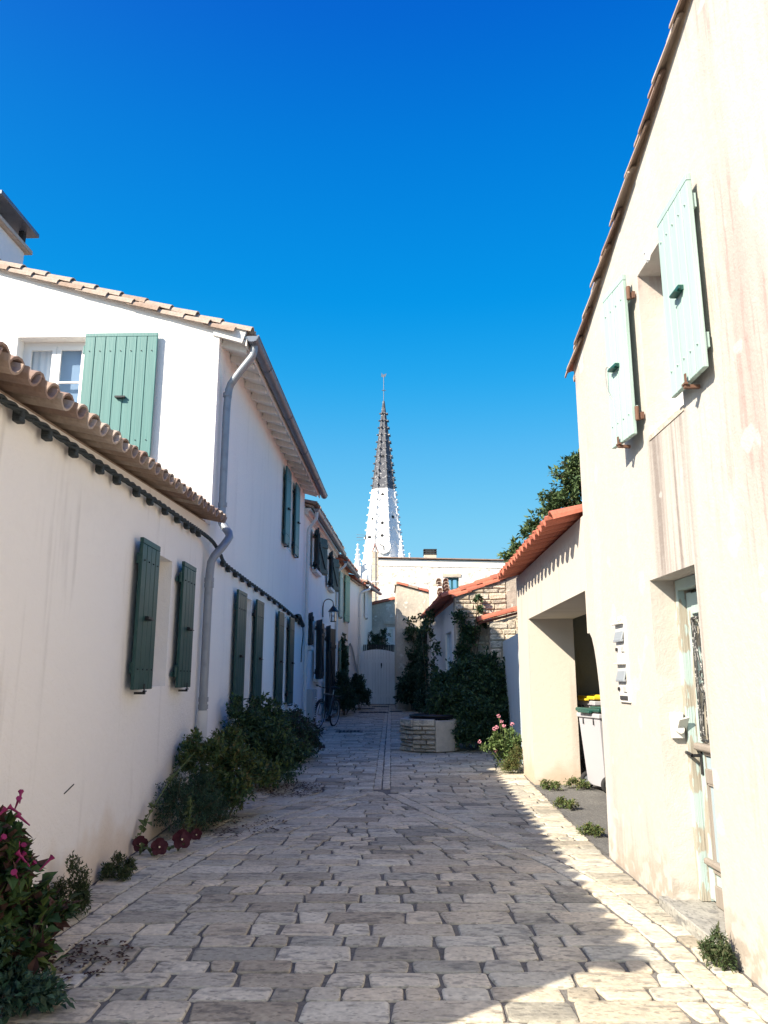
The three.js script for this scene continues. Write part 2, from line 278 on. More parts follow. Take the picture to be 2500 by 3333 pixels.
// ---------------------------------------------------------------- building parts
function shutter(parent, f, { u, y, w, h, z = 0.05, n = 4, m, side = 1, ajar = 0, rustic = false, brace = false, dogs = true, bar = true, label, strapM }) {
  // a leaf folded back on the wall; side = +1: hinged on its left edge (u), -1: hinged on its right edge (u + w)
  const g = part(parent, 'shutter'); if (label) g.userData.label = label;
  put(g, f, side > 0 ? u : u + w, y, z); g.rotation.y = f.ry - side * ajar;
  const t = 0.032, pw = w / n, X = (x) => (side > 0 ? x : -x), hard = strapM || mat.blackMetal;
  const cap = brace ? 0 : 0.05;
  for (let i = 0; i < n; i++) mesh(g, 'plank', rbox(pw - 0.005, h - cap, t, 0.006, X((i + 0.5) * pw), (h - cap) / 2, t / 2 + rr(-0.001, 0.001)), m);
  if (cap) mesh(g, 'top_rail', rbox(w - 0.004, cap - 0.002, t, 0.004, X(w / 2), h - cap / 2, t / 2 + 0.001), m);
  for (const yy of [0.14, 0.86]) mesh(g, 'batten', box(w * 0.94, 0.09, 0.02, X(w / 2), h * yy, -0.0115), m);
  if (brace) {
    for (const yy of [0.1, 0.8]) mesh(g, 'batten', rbox(w * 0.98, 0.11, 0.026, 0.004, X(w / 2), h * yy, t + 0.012), m);
    mesh(g, 'brace', rbox(0.1, Math.hypot(w * 0.8, h * 0.6), 0.024, 0.004, X(w / 2), h * 0.45, t + 0.011, 0, 0, X(1) * Math.atan2(w * 0.75, h * 0.6)), m);
  } else for (const yy of [0.13, 0.85]) for (let i = 0; i < n; i++) mesh(g, 'bolt', cyl(0.008, 0.006, 0.012, 6, X((i + 0.5) * pw), h * yy, t + 0.003, Math.PI / 2), rustic ? m : hard);
  for (const yy of [0.12, 0.87]) mesh(g, 'hinge', [cyl(0.016, 0.016, 0.1, 8, X(-0.012), h * yy, 0.0), box(0.03, 0.05, 0.02, X(-0.022), h * yy - 0.02, -0.03)], strapM || m);
  if (bar) { const x = X(w * 0.55), yy = h * 0.47; mesh(g, 'latch_bar', [box(0.13, 0.022, 0.012, x, yy, t + 0.03), box(0.016, 0.03, 0.03, x - 0.05, yy, t + 0.012), box(0.016, 0.03, 0.03, x + 0.05, yy, t + 0.012), box(0.08, 0.008, 0.05, x, yy - 0.015, t + 0.028)], rustic ? mat.binGreen : hard); }
  if (dogs) mesh(g, 'shutter_dog', [box(0.025, 0.02, 0.09, X(w * 0.55), -0.03, t - 0.02), box(0.05, 0.012, 0.02, X(w * 0.55), -0.015, t + 0.02), box(0.018, 0.06, 0.008, X(w * 0.55 + 0.01), 0.015, t + 0.018)], rustic ? mat.rust : hard);
  return g;
}
function windowUnit(parent, f, { u, y, w, h, depth = 0.2, leaves = 2, rows = 3, m = mat.joinery, curtain = true }) {
  const g = part(parent, 'window'); put(g, f, u, y, -depth);
  const fr = [], b = 0.055;
  fr.push(box(w, b, 0.06, w / 2, b / 2, -0.03), box(w, b, 0.06, w / 2, h - b / 2, -0.03), box(b, h - 2 * b, 0.06, b / 2, h / 2, -0.03), box(b, h - 2 * b, 0.06, w - b / 2, h / 2, -0.03));
  mesh(g, 'frame', fr, m);
  const lw = (w - 2 * b) / leaves, c = 0.055;
  for (let i = 0; i < leaves; i++) {
    const x0 = b + i * lw + 0.003, x1 = b + (i + 1) * lw - 0.003, y0 = b + 0.003, y1 = h - b - 0.003;
    const k = [bb(x0, y0, -0.022, x1, y0 + c, 0.014), bb(x0, y1 - c, -0.022, x1, y1, 0.014), bb(x0, y0 + c, -0.022, x0 + c, y1 - c, 0.014), bb(x1 - c, y0 + c, -0.022, x1, y1 - c, 0.014)];
    for (let j = 1; j < rows; j++) k.push(bb(x0 + c, y0 + c + ((y1 - y0 - 2 * c) * j) / rows - 0.011, -0.02, x1 - c, y0 + c + ((y1 - y0 - 2 * c) * j) / rows + 0.011, 0.01));
    mesh(g, 'casement', k, m);
    for (let j = 0; j < rows; j++) {
      const ya = y0 + c + ((y1 - y0 - 2 * c) * j) / rows + (j ? 0.011 : 0), yb = y0 + c + ((y1 - y0 - 2 * c) * (j + 1)) / rows - (j < rows - 1 ? 0.011 : 0);
      mesh(g, 'pane', xf(new THREE.PlaneGeometry(x1 - x0 - 2 * c, yb - ya), (x0 + x1) / 2, (ya + yb) / 2, -0.008), mat.glass);
    }
    if (curtain === 3 && i) mesh(g, 'painted_reflection', box(lw, h - 0.1, 0.006, (x0 + x1) / 2, h / 2, -0.09), mat.painted_reflection);  // added blue sheet, reflected sky put into its colour
    else if (curtain) {
      const cg = new THREE.PlaneGeometry(lw, h - 0.1, 24, 1), p = cg.attributes.position;
      for (let q = 0; q < p.count; q++) p.setZ(q, 0.012 * Math.sin(p.getX(q) * 70 + i));
      cg.computeVertexNormals(); mesh(g, 'curtain', xf(cg, (x0 + x1) / 2, h / 2, -0.12), mat.curtain);
    }
  }
  return g;
}
function gutter(parent, x0, x1, y, z, m, r = 0.075) {
  const s = new THREE.Shape(); s.absarc(0, 0, r, Math.PI, 2 * Math.PI, false); s.lineTo(r - 0.008, 0); s.absarc(0, 0, r - 0.008, 2 * Math.PI, Math.PI, true); s.closePath();
  const L = Math.abs(x1 - x0), g = new THREE.ExtrudeGeometry(s, { depth: L, bevelEnabled: false, curveSegments: 12 }); g.rotateY(Math.PI / 2); g.translate(Math.min(x0, x1), y, z);
  const go = mesh(parent, 'gutter', g, m);
  const lip = rod([Math.min(x0, x1), y + 0.004, z + r - 0.002], [Math.max(x0, x1), y + 0.004, z + r - 0.002], 0.011); mesh(go, 'rolled_lip', lip, m);
  for (let x = Math.min(x0, x1) + 1; x < Math.max(x0, x1); x += 2) { const q = new THREE.TorusGeometry(r + 0.003, 0.006, 5, 10, Math.PI); q.rotateZ(Math.PI); q.rotateY(Math.PI / 2); q.translate(x, y, z); mesh(go, 'joint_band', q, m); }
  for (const x of [x0, x1]) { const e = new THREE.CircleGeometry(r, 10, Math.PI, Math.PI); e.rotateY(Math.PI / 2); e.translate(x, y, z); mesh(go, 'end_cap', e, m); }
  return go;
}
function downpipe(parent, pts, r, m, collars = [], lower) {
  const p = mesh(parent, 'downpipe', tube(pts, r, 64, 12, 0.18), m);
  for (const c of collars) mesh(p, 'collar', cyl(r + 0.009, r + 0.009, 0.05, 12, ...c), m);
  if (lower) mesh(p, 'lower_pipe', rod(lower[0], lower[1], r + 0.012, r + 0.012, 12), mat.pvc);
  return p;
}
// a closed two-slope house: local x runs along the street front, z points out of it
function house(name, label, A, B, { y0 = 0, eave, depth = 6, pitch = 0.3, m, holes = [], gable, over = 0.35, category = 'house', farGable, tileMats, single, verge = 0.1, far = 0, nearTop }) {
  const dx = B[0] - A[0], dz = B[1] - A[1], L = Math.hypot(dx, dz), ry = Math.atan2(-dz, dx);
  const h = thing(name, label, category, [A[0], 0, A[1]], ry);
  const T = 0.32, e = eave, top = (w) => e + pitch * Math.min(w, depth - w);
  const geos = [slab([[0, y0], [L, y0], [L, e], [0, e]], holes, T)];
  const side = (hs) => slab([[-depth, y0], [-T, y0], [-T, top(T)], [-depth / 2, top(depth / 2)], [-depth, top(0)]], hs, T);
  geos.push(xf(side(gable || []), 0, 0, 0, 0, -Math.PI / 2, 0));
  geos.push(xf(side([]), L - T, 0, 0, 0, -Math.PI / 2, 0));
  for (const u of [0, L - T]) geos.push(xf(slab([[-T, e + 0.0005], [-0.001, e + 0.0005], [-T, top(T)]], [], T), u, 0, 0, 0, -Math.PI / 2, 0));
  geos.push(bb(T, y0, -depth + 0.001, L - T, e - 0.01, -depth + T));
  mesh(h, 'wall', geos, m);
  if (tileMats) {
    const roof = part(h, 'roof');
    const s = [0, pitch, -1];
    tiledSlope(roof, [-verge, e - pitch * over + 0.055, over], [1, 0, 0], s, L + verge + far, (depth / 2 + over) * Math.hypot(1, pitch), tileMats, { deckU: Math.max(0, verge + 0.02), verges: verge > 0.04, single: single || ((i, j, nu) => j === 0 || i === 0 || i === nu - 1) });
    const bk = box(L + verge + far, 0.06, (depth / 2 + 0.2) * Math.hypot(1, pitch), (L - verge + far) / 2, e + pitch * depth / 4 + 0.02, -depth * 0.75 - 0.1, -Math.atan(pitch), 0, 0); bk.translate(0, 0.03, 0); mesh(roof, 'rear_slope', bk, tileMats[0]);
  }
  return { h, L, ry };
}
const F0 = frame();

// ================================================================ GROUND AND PAVING
const leftEdge = (z) => z > -9.13 ? -2.1 : z > -17.6 ? -2.1 + (0.24 * (-9.13 - z)) / 8.47 : z > -24.3 ? -1.86 + (0.31 * (-17.6 - z)) / 6.7 : z > -28 ? -1.55 + (0.27 * (-24.3 - z)) / 3.5 : -1.25 + (0.3 * (-28 - z)) / 2.2;
const rightEdge = (z) => z > -7 ? 1.85 : z > -11.6 ? 1.85 + (0.15 * (-7 - z)) / 4.6 : z > -15.4 ? 2.13 + (0.25 * (-11.6 - z)) / 3.8 : z > -15.9 ? 1.9 : z > -22 ? 1.47 - (0.17 * (-15.9 - z)) / 6 : z > -27.3 ? 1.35 : 0.44;
{
  // one sheet to the horizon, following the lane's slope and levelling out beyond it
  const g = new THREE.PlaneGeometry(700, 700, 70, 70); g.rotateX(-Math.PI / 2); g.translate(0, 0, -60);
  const p = g.attributes.position;
  for (let i = 0; i < p.count; i++) p.setY(i, gy(clamp(p.getZ(i), -40, 20)) - 0.013);
  g.computeVertexNormals();
  structure('ground', g, mat.sand, 'sandy mortar bed between the paving stones', 'ground');
}
{
  // bands: two gutter lines that leave the walls and meet in the middle, then one line up the lane
  const bl = [[-2, -1.86], [-4.8, -1.82], [-5.8, -1.72], [-7, -1.48], [-8.2, -1.08], [-9.35, -0.53], [-10.15, -0.05]];
  const br = [[-2, 1.6], [-4.9, 1.6], [-6, 1.47], [-6.6, 1.33], [-7.7, 0.86], [-8.9, 0.4], [-10.15, 0.0]];
  const at = (tb, z) => { let k = 0; while (k < tb.length - 2 && z < tb[k + 1][0]) k++; const [a, x] = tb[k], [b, y] = tb[k + 1]; return x + ((y - x) * (z - a)) / (b - a); };
  const mid = (z) => -0.03 + 0.010 * (-10 - z);
  const stones = [];
  const SR = rng(77), sr = (a, b) => a + (b - a) * SR();
  function stone(q, kind) {                           // q: four corners [x,z] counter-clockwise from near-left
    const cx = (q[0][0] + q[1][0] + q[2][0] + q[3][0]) / 4, cz = (q[0][1] + q[1][1] + q[2][1] + q[3][1]) / 4, per = [], gap = 0.004 + 0.004 * SR(), gx = kind === 'band' ? 0.003 : 0.005 + 0.008 * SR();
    for (let i = 0; i < 4; i++) {
      const a = q[(i + 3) % 4], b = q[i], c = q[(i + 1) % 4];
      const ta = [a[0] - b[0], a[1] - b[1]], tc = [c[0] - b[0], c[1] - b[1]], la = Math.hypot(...ta), lc = Math.hypot(...tc);
      if (la < 0.03 || lc < 0.03) return;
      const r1 = Math.min(sr(0.014, 0.04), la * 0.3), r2 = Math.min(sr(0.014, 0.04), lc * 0.3), ins = (x, y) => { const d = Math.hypot(x - cx, y - cz) || 1; return [x + Math.sign(cx - x) * Math.min(gx, Math.abs(cx - x) * 0.5), y + ((cz - y) / d) * gap]; };
      const jx = sr(-0.006, 0.006), jz = sr(-0.006, 0.006);
      per.push(ins(b[0] + (ta[0] / la) * r1 + jx, b[1] + (ta[1] / la) * r1 + jz));
      per.push(ins(b[0] + ((ta[0] / la) * r1 + (tc[0] / lc) * r2) * 0.3 + jx, b[1] + ((ta[1] / la) * r1 + (tc[1] / lc) * r2) * 0.3 + jz));
      per.push(ins(b[0] + (tc[0] / lc) * r2 + jx, b[1] + (tc[1] / lc) * r2 + jz));
    }
    const top = sr(-0.003, 0.003), tx = sr(-0.009, 0.009), tz = sr(-0.014, 0.014), n = per.length, P = [];
    const Y = (x, z, d) => gy(z) + top + tx * (x - cx) + tz * (z - cz) - d;
    const rings = [[1, 0.04], [1, 0.009], [0.972, 0.0025], [0.9, 0]].map(([s, d]) => per.map(([x, z]) => { const X = cx + (x - cx) * s, Z = cz + (z - cz) * s; return [X, Y(X, Z, d), Z]; }));
    for (let k = 0; k < 3; k++) for (let i = 0; i < n; i++) { const j = (i + 1) % n, a = rings[k][i], b = rings[k][j], c = rings[k + 1][j], d = rings[k + 1][i]; P.push(...a, ...b, ...c, ...a, ...c, ...d); }
    const c0 = [cx, Y(cx, cz, -0.002), cz]; for (let i = 0; i < n; i++) P.push(...rings[3][i], ...rings[3][(i + 1) % n], ...c0);
    const g = new THREE.BufferGeometry(); g.setAttribute('position', new THREE.Float32BufferAttribute(P, 3)); g.computeVertexNormals(); muv(g); g.userData.muv = true;
    const o = [sr(0, 9), sr(0, 9)], uv = g.attributes.uv; for (let i = 0; i < uv.count; i++) uv.setXY(i, uv.getX(i) + o[0], uv.getY(i) + o[1]);
    const t = SR(), br_ = kind === 'band' ? sr(1.02, 1.18) : t < 0.27 ? sr(0.6, 0.82) : sr(0.86, 1.18), w = sr(-0.04, 0.05);
    const col = [br_ * (1 + w), br_, br_ * (1 - w)], C = new Float32Array(g.attributes.position.count * 3);
    for (let i = 0; i < C.length; i += 3) { C[i] = col[0]; C[i + 1] = col[1]; C[i + 2] = col[2]; }
    g.setAttribute('color', new THREE.BufferAttribute(C, 3));
    stones.push({ g, d: Math.hypot(cx, cz), z: cz, x: cx, n: kind === 'band' ? 'gutter_stone' : 'paving_stone', a: Math.abs((q[1][0] - q[0][0]) * (q[2][1] - q[1][1])) });
  }
  function run(xa0, xb0, xa1, xb1, z0, z1, edge) {    // fill one row between two sloping ends
    const w0 = xb0 - xa0, w1 = xb1 - xa1, w = (w0 + w1) / 2; if (w < 0.06) return;
    const cuts = [0]; let x = 0; const depth = Math.abs(z1 - z0);
    while (x < w) { x += sr(0.8, 2.5) * Math.min(0.21, Math.max(depth, 0.14)); cuts.push(x); }
    if (cuts.length > 2 && w - cuts[cuts.length - 2] < 0.1) cuts.splice(cuts.length - 2, 1);
    cuts[cuts.length - 1] = w;
    for (let i = 0; i < cuts.length - 1; i++) { const a = cuts[i] / w, b = cuts[i + 1] / w, k1 = i ? sr(-0.015, 0.015) : 0; stone([[xa0 + w0 * a + k1, z0], [xa0 + w0 * b, z0], [xa1 + w1 * b, z1], [xa1 + w1 * a - k1, z1]], edge); }
  }
  let z = -2.4; const hw = 0.085;
  while (z > -30) {
    const d = sr(0.135, 0.245), z0 = z, z1 = z - d, L0 = leftEdge(z0) + 0.02, L1 = leftEdge(z1) + 0.02, R0 = rightEdge(z0) - 0.02, R1 = rightEdge(z1) - 0.02;
    const a0 = [L0, R0, L1, R1];
    if (z1 > -10.15) {
      const l0 = at(bl, z0), l1 = at(bl, z1), r0 = at(br, z0), r1 = at(br, z1);
      if (l0 - hw - L0 > 0.05) run(L0, l0 - hw, L1, l1 - hw, z0, z1);
      if (r0 - l0 > 0.3) run(l0 + hw, r0 - hw, l1 + hw, r1 - hw, z0, z1);
      run(r0 + hw, a0[1], r1 + hw, a0[3], z0, z1);
    } else { const m0 = mid(z0), m1 = mid(z1); run(L0, m0 - 0.098, L1, m1 - 0.098, z0, z1); run(m0 + 0.098, R0, m1 + 0.098, R1, z0, z1); }
    z = z1;
  }
  const band = (fn, za, zb, w) => { let q = za; while (q > zb) { const e = Math.max(zb, q - sr(0.22, 0.4)); const s0 = (fn(q - 0.02) - fn(q + 0.02)) / -0.04, nx = 1, x0 = fn(q), x1 = fn(e); stone([[x0 - w, q], [x0 + w, q], [x1 + w, e], [x1 - w, e]], 'band'); q = e; } };
  band((q) => at(bl, q), -2.4, -10.0, hw - 0.005); band((q) => at(br, q), -2.4, -9.8, hw - 0.005);
  band((q) => mid(q) - 0.055, -10.2, -30, 0.05); band((q) => mid(q) + 0.055, -10.2, -30, 0.05);
  const size = (s) => (s.a / (s.d * s.d * s.d)) * (Math.abs(s.x) < 0.52 * -s.z && s.z < -3.6 ? 1 : 0.05);
  stones.sort((a, b) => size(b) - size(a));
  const lane = new THREE.Group(); lane.name = 'cobbled_lane'; lane.userData = { kind: 'structure', label: 'cobbled lane of pale limestone setts with a gutter line up the middle', category: 'lane' }; scene.add(lane);
  stones.slice(0, 300).forEach((s) => mesh(lane, s.n, s.g, mat.paving));
  const rest = mesh(lane, 'paving_stones', mergeGeometries(stones.slice(300).map((s) => s.g)), mat.paving); rest.userData.kind = 'stuff';
}
{
  // asphalt forecourt in the archway
  const g = new THREE.PlaneGeometry(3.6, 4.1, 20, 24); g.rotateX(-Math.PI / 2); g.translate(3.75, 0, -8.75);
  const p = g.attributes.position; for (let i = 0; i < p.count; i++) { let x = p.getX(i); const z = p.getZ(i); if (x < 1.96) x = rightEdge(z) - 0.01 + 0.025 * Math.sin(z * 9) + 0.015 * Math.sin(z * 23); p.setX(i, x); p.setY(i, gy(z) - 0.006); }
  g.computeVertexNormals(); structure('asphalt_forecourt', g, mat.asphalt, 'grey asphalt floor running into the open carriage entrance', 'asphalt');
}

// ================================================================ LEFT COTTAGE (low, nearest)
const oldTiles = [mat.clayOld, mat.clayOld2, mat.clayOld3];
{
  const L = 7.28, z0 = -1.85, h = thing('low_cottage', 'low cream cottage with one dark green shuttered window and brown tiled eave', 'house', [-2.1, 0, z0], Math.PI / 2);
  const eave = (u) => 2.965 + 0.054 * u, T = 0.32, w0 = 6.86 + z0, hole = [5.0, 1.48, 5.72, 2.68];
  mesh(h, 'wall', [slab([[0, -0.1], [L - 0.005, -0.1], [L - 0.005, eave(L)], [0, eave(0)]], [hole], T), bb(0.001, -0.1, -5, T, 2.9, -T), bb(0, -0.1, -5.3, L - 0.005, 4.3, -5)], mat.cottage);
  mesh(h, 'gable_fill', slab([[-5, 2.9], [-0.02, 2.9], [-0.02, 2.95], [-5, 4.35]], [], 0.3, 0.01, 0, 0, -Math.PI / 2), mat.cottage);
  const roof = part(h, 'roof');
  tiledSlope(roof, [-0.08, eave(0) - 0.015, 0.13], [1, 0.054, 0], [0, 0.28, -1], L + 0.06, 5.4, oldTiles, { single: (i, j) => j === 0, pitchU: 0.21, deckS: 0.17, deckU: 0.1 });
  mesh(h, 'wall_scratch', rbox(0.16, 0.008, 0.006, 0.002, 3.55, 0.83, 0.002, 0, 0, 0.25), mat.dark);
  windowUnit(h, F0, { u: hole[0], y: hole[1], w: hole[2] - hole[0], h: hole[3] - hole[1], depth: 0.24 });
  shutter(h, F0, { u: 4.5, y: 1.46, w: 0.5, h: 1.25, z: 0.055, n: 4, m: mat.shadedTeal, side: -1, label: 'dark green shutter on the near side' });
  shutter(h, F0, { u: 5.86, y: 1.46, w: 0.5, h: 1.25, z: 0.055, n: 4, m: mat.shadedTeal, side: 1, label: 'dark green shutter on the far side' });
}

// ================================================================ TWO-STOREY WHITE HOUSE
{
  const A = [-2.1, -9.13], B = [-1.86, -17.6];
  const gh = [1.98, 1.08, 2.66, 2.72], gh2 = [5.45, 1.08, 6.12, 2.72], uh = [5.85, 4.08, 6.5, 5.56];
  const { h, L } = house('white_house', 'white two-storey house with sunlit gable, zinc gutter and green shutters', A, B, { y0: 0, eave: 5.88, depth: 9.4, pitch: 0.3, m: mat.white, holes: [gh, gh2, uh], gable: [[-2.61, 4.28, -1.72, 5.84]], over: 0.34, tileMats: [mat.clayOld, mat.clayOld3, mat.clayOld3], verge: 0.07 });
  for (const q of [gh, gh2, uh]) windowUnit(h, F0, { u: q[0], y: q[1], w: q[2] - q[0], h: q[3] - q[1], depth: 0.22 });
  const fg = frame(0, 0, 0, -Math.PI / 2);
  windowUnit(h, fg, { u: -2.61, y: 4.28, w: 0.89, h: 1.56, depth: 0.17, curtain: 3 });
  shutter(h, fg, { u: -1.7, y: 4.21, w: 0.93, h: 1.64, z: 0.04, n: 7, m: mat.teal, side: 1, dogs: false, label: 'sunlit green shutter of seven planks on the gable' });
  for (const [u, y, hh, sd, w, ml] of [[1.36, 1.06, 1.68, -1, 0.58, mat.shadedTeal], [2.72, 1.06, 1.68, 1, 0.58, mat.shadedTeal], [4.82, 1.06, 1.68, -1, 0.58, mat.shadedTeal], [6.18, 1.06, 1.68, 1, 0.58, mat.shadedTeal], [5.24, 4.06, 1.52, -1, 0.58, mat.navyTeal], [6.55, 4.06, 1.52, 1, 0.58, mat.navyTeal]])
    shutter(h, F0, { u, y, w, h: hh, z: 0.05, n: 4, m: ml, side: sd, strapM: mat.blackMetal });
  // eaves: white soffit boards and rafter tails, zinc gutter
  const eb = part(h, 'eaves'), a = Math.atan(0.3);
  mesh(eb, 'soffit_board', box(L, 0.02, 0.36, L / 2, 5.80, 0.17, a, 0, 0), mat.trim);
  for (let u = 0.18; u < L; u += 0.47) mesh(eb, 'rafter_tail', rbox(0.08, 0.10, 0.34, 0.006, u, 5.745, 0.165, a, 0, 0), mat.trim);
  mesh(eb, 'fascia', box(L, 0.12, 0.02, L / 2, 5.745, 0.345), mat.trim);
  mesh(eb, 'eave_end', box(0.05, 0.17, 0.4, 0.0, 5.855, 0.13, a, 0, 0), mat.trim);
  gutter(h, -0.06, L + 0.2, 5.79, 0.435, mat.zincDark, 0.078);
  downpipe(h, [[0.1, 5.74, 0.43], [0.1, 5.6, 0.42], [0.14, 5.42, 0.27], [0.2, 5.22, 0.11], [0.2, 4.9, 0.085], [0.2, 3.62, 0.085], [0.16, 3.42, 0.10], [0.02, 3.24, 0.24], [-0.14, 3.08, 0.20], [-0.25, 2.9, 0.10], [-0.27, 2.6, 0.085], [-0.27, 1.2, 0.085]], 0.048, mat.zinc, [[0.2, 5.1, 0.087], [0.2, 3.66, 0.087], [-0.27, 2.66, 0.087], [-0.27, 2.60, 0.087], [-0.27, 1.32, 0.087], [-0.27, 1.24, 0.087]], [[-0.27, 1.2, 0.085], [-0.27, 0.1, 0.085]]);
  mesh(h, 'verge_mortar', box(0.1, 0.09, 4.7 * Math.hypot(1, 0.3), 0.052, 5.93 + 0.3 * 2.35, -2.35, Math.atan(0.3), 0, 0), mat.white);
  // chimney on the roof
  const c = part(h, 'chimney'); c.position.set(1.6, 6.6, -4.1);
  mesh(c, 'stack', rbox(0.95, 1.9, 0.62, 0.02, 0, 0.75, 0), mat.white);
  mesh(c, 'ledge', rbox(1.12, 0.07, 0.80, 0.01, 0, 1.735, 0), mat.grey);
  for (const sx of [-1, 1]) for (const sz of [-1, 1]) mesh(c, 'cap_leg', rbox(0.09, 0.26, 0.09, 0.01, sx * 0.42, 1.9, sz * 0.27), mat.dark);
  mesh(c, 'cap_slab', rbox(1.2, 0.07, 0.92, 0.01, 0, 2.065, 0), mat.zincDark);
  mesh(c, 'flue_pot', cyl(0.12, 0.11, 0.2, 12, 0, 1.87, 0), mat.dark);
}
// ================================================================ WHITE HOUSE WITH BLACK SHUTTERS
{
  const A = [-1.86, -17.62], B = [-1.55, -24.3];
  const holes = [[1.45, 4.22, 2.25, 5.15], [4.62, 4.14, 5.4, 5.1], [2.15, 1.55, 2.85, 2.98], [4.22, 0.3, 5.1, 2.95], [0.72, 2.3, 1.05, 3.05]];
  const { h, L } = house('lantern_house', 'white house with black braced shutters, white gutter and a wall lantern', A, B, { y0: 0.1, eave: 5.52, depth: 6, pitch: 0.3, m: mat.white, holes, over: 0.2, tileMats: oldTiles, single: () => false, verge: -0.02, far: -0.02 });
  for (const q of holes.slice(0, 3)) windowUnit(h, F0, { u: q[0], y: q[1], w: q[2] - q[0], h: q[3] - q[1], depth: 0.2, rows: 2 });
  windowUnit(h, F0, { u: 0.72, y: 2.3, w: 0.33, h: 0.75, depth: 0.2, leaves: 1, rows: 1, curtain: false });
  for (const [a, b, y] of [[1.38, 2.35, 4.13], [4.54, 5.5, 4.05], [2.05, 2.98, 1.46], [0.66, 1.12, 2.2]]) mesh(h, 'sill', rbox(b - a, 0.09, 0.2, 0.01, (a + b) / 2, y + 0.04, 0.03), mat.trim);
  const d = part(h, 'door'); d.position.set(4.22, 0.3, -0.2);
  for (let i = 0; i < 4; i++) mesh(d, 'plank', rbox(0.216, 2.65, 0.05, 0.005, 0.11 + i * 0.22, 1.325, 0), mat.black);
  mesh(d, 'handle', rod([0.78, 1.05, 0.04], [0.78, 1.2, 0.04], 0.012), mat.chrome);
  for (const [u, y, w, hh, sd, aj] of [[0.95, 4.2, 0.48, 0.98, -1, 0.34], [2.28, 4.2, 0.48, 0.98, 1, 0.34], [4.12, 4.12, 0.48, 1.0, -1, 0.3], [5.44, 4.12, 0.48, 1.0, 1, 0.3], [1.65, 1.53, 0.48, 1.46, -1, 0.4], [0.4, 2.3, 0.31, 0.76, -1, 0.4], [3.72, 0.42, 0.48, 2.56, -1, 0.34], [5.12, 0.42, 0.48, 2.56, 1, 0.2], [2.88, 1.53, 0.46, 1.46, 1, 0.06]])
    shutter(h, F0, { u, y, w, h: hh, z: 0.035, n: 3, m: mat.black, side: sd, ajar: aj, brace: true, dogs: false, bar: false });
  gutter(h, 0.02, L + 0.1, 5.44, 0.27, mat.zinc, 0.07);
  downpipe(h, [[0.12, 5.4, 0.27], [0.12, 5.22, 0.26], [0.14, 5.02, 0.12], [0.14, 4.8, 0.075], [0.14, 0.2, 0.075]], 0.042, mat.pvc, [[0.14, 4.6, 0.075], [0.14, 2.7, 0.075], [0.14, 1.6, 0.075]]);
  mesh(h, 'cornice', [box(L - 0.02, 0.09, 0.08, L / 2, 5.36, 0.042), box(L - 0.02, 0.06, 0.14, L / 2, 5.43, 0.072)], mat.trim);
  const cab = thing('utility_cabinet', 'grey louvred utility cabinet on the wall beside the bicycle', 'cabinet', [-1.79, gy(-18.6), -18.55], Math.atan2(6.68, 0.31));
  mesh(cab, 'body', rbox(0.8, 0.95, 0.13, 0.01, 0, 0.475, 0.09), mat.cabinet); mesh(cab, 'frame', [box(0.03, 0.9, 0.02, -0.36, 0.475, 0.16), box(0.03, 0.9, 0.02, 0.0, 0.475, 0.16), box(0.03, 0.9, 0.02, 0.36, 0.475, 0.16)], mat.cabinet);
  for (let i = 0; i < 12; i++) mesh(cab, 'louvre', box(0.3, 0.012, 0.03, 0.18, 0.2 + i * 0.05, 0.165, 0.5), mat.trim);
  // lantern
  const l = thing('wall_lantern', 'black iron carriage lantern hanging from a curved wall bracket', 'lantern', [-1.69, 0, -21.2], Math.atan2(6.68, 0.31));
  const lm = mat.blackMetal, by = 3.34;
  mesh(l, 'bracket', tube([[0, by - 0.15, 0.02], [0, by + 0.15, 0.02], [0, by + 0.29, 0.06], [0, by + 0.34, 0.17], [0, by + 0.28, 0.28], [0, by + 0.16, 0.30]], 0.013, 32, 8), lm);
  mesh(l, 'wall_plate', rbox(0.05, 0.3, 0.014, 0.004, 0, by, 0.012), lm);
  mesh(l, 'roof', [cyl(0.15, 0.02, 0.16, 6, 0, by + 0.08, 0.3), cyl(0.02, 0.012, 0.05, 6, 0, by + 0.17, 0.3)], lm);
  for (let k = 0; k < 6; k++) { const a = (k * Math.PI) / 3, s = Math.sin(a), c = Math.cos(a); mesh(l, 'bar', rod([s * 0.115, by, 0.3 + c * 0.115], [s * 0.075, by - 0.26, 0.3 + c * 0.075], 0.008), lm); const a2 = a + Math.PI / 6; mesh(l, 'pane', xf(new THREE.PlaneGeometry(0.085, 0.25), Math.sin(a2) * 0.082, by - 0.13, 0.3 + Math.cos(a2) * 0.082, 0, a2, 0), mat.glass); }
  mesh(l, 'base', cyl(0.085, 0.085, 0.02, 6, 0, by - 0.27, 0.3), lm); mesh(l, 'bulb', new THREE.SphereGeometry(0.03, 10, 8).translate(0, by - 0.12, 0.3), mat.plasticWhite);
}
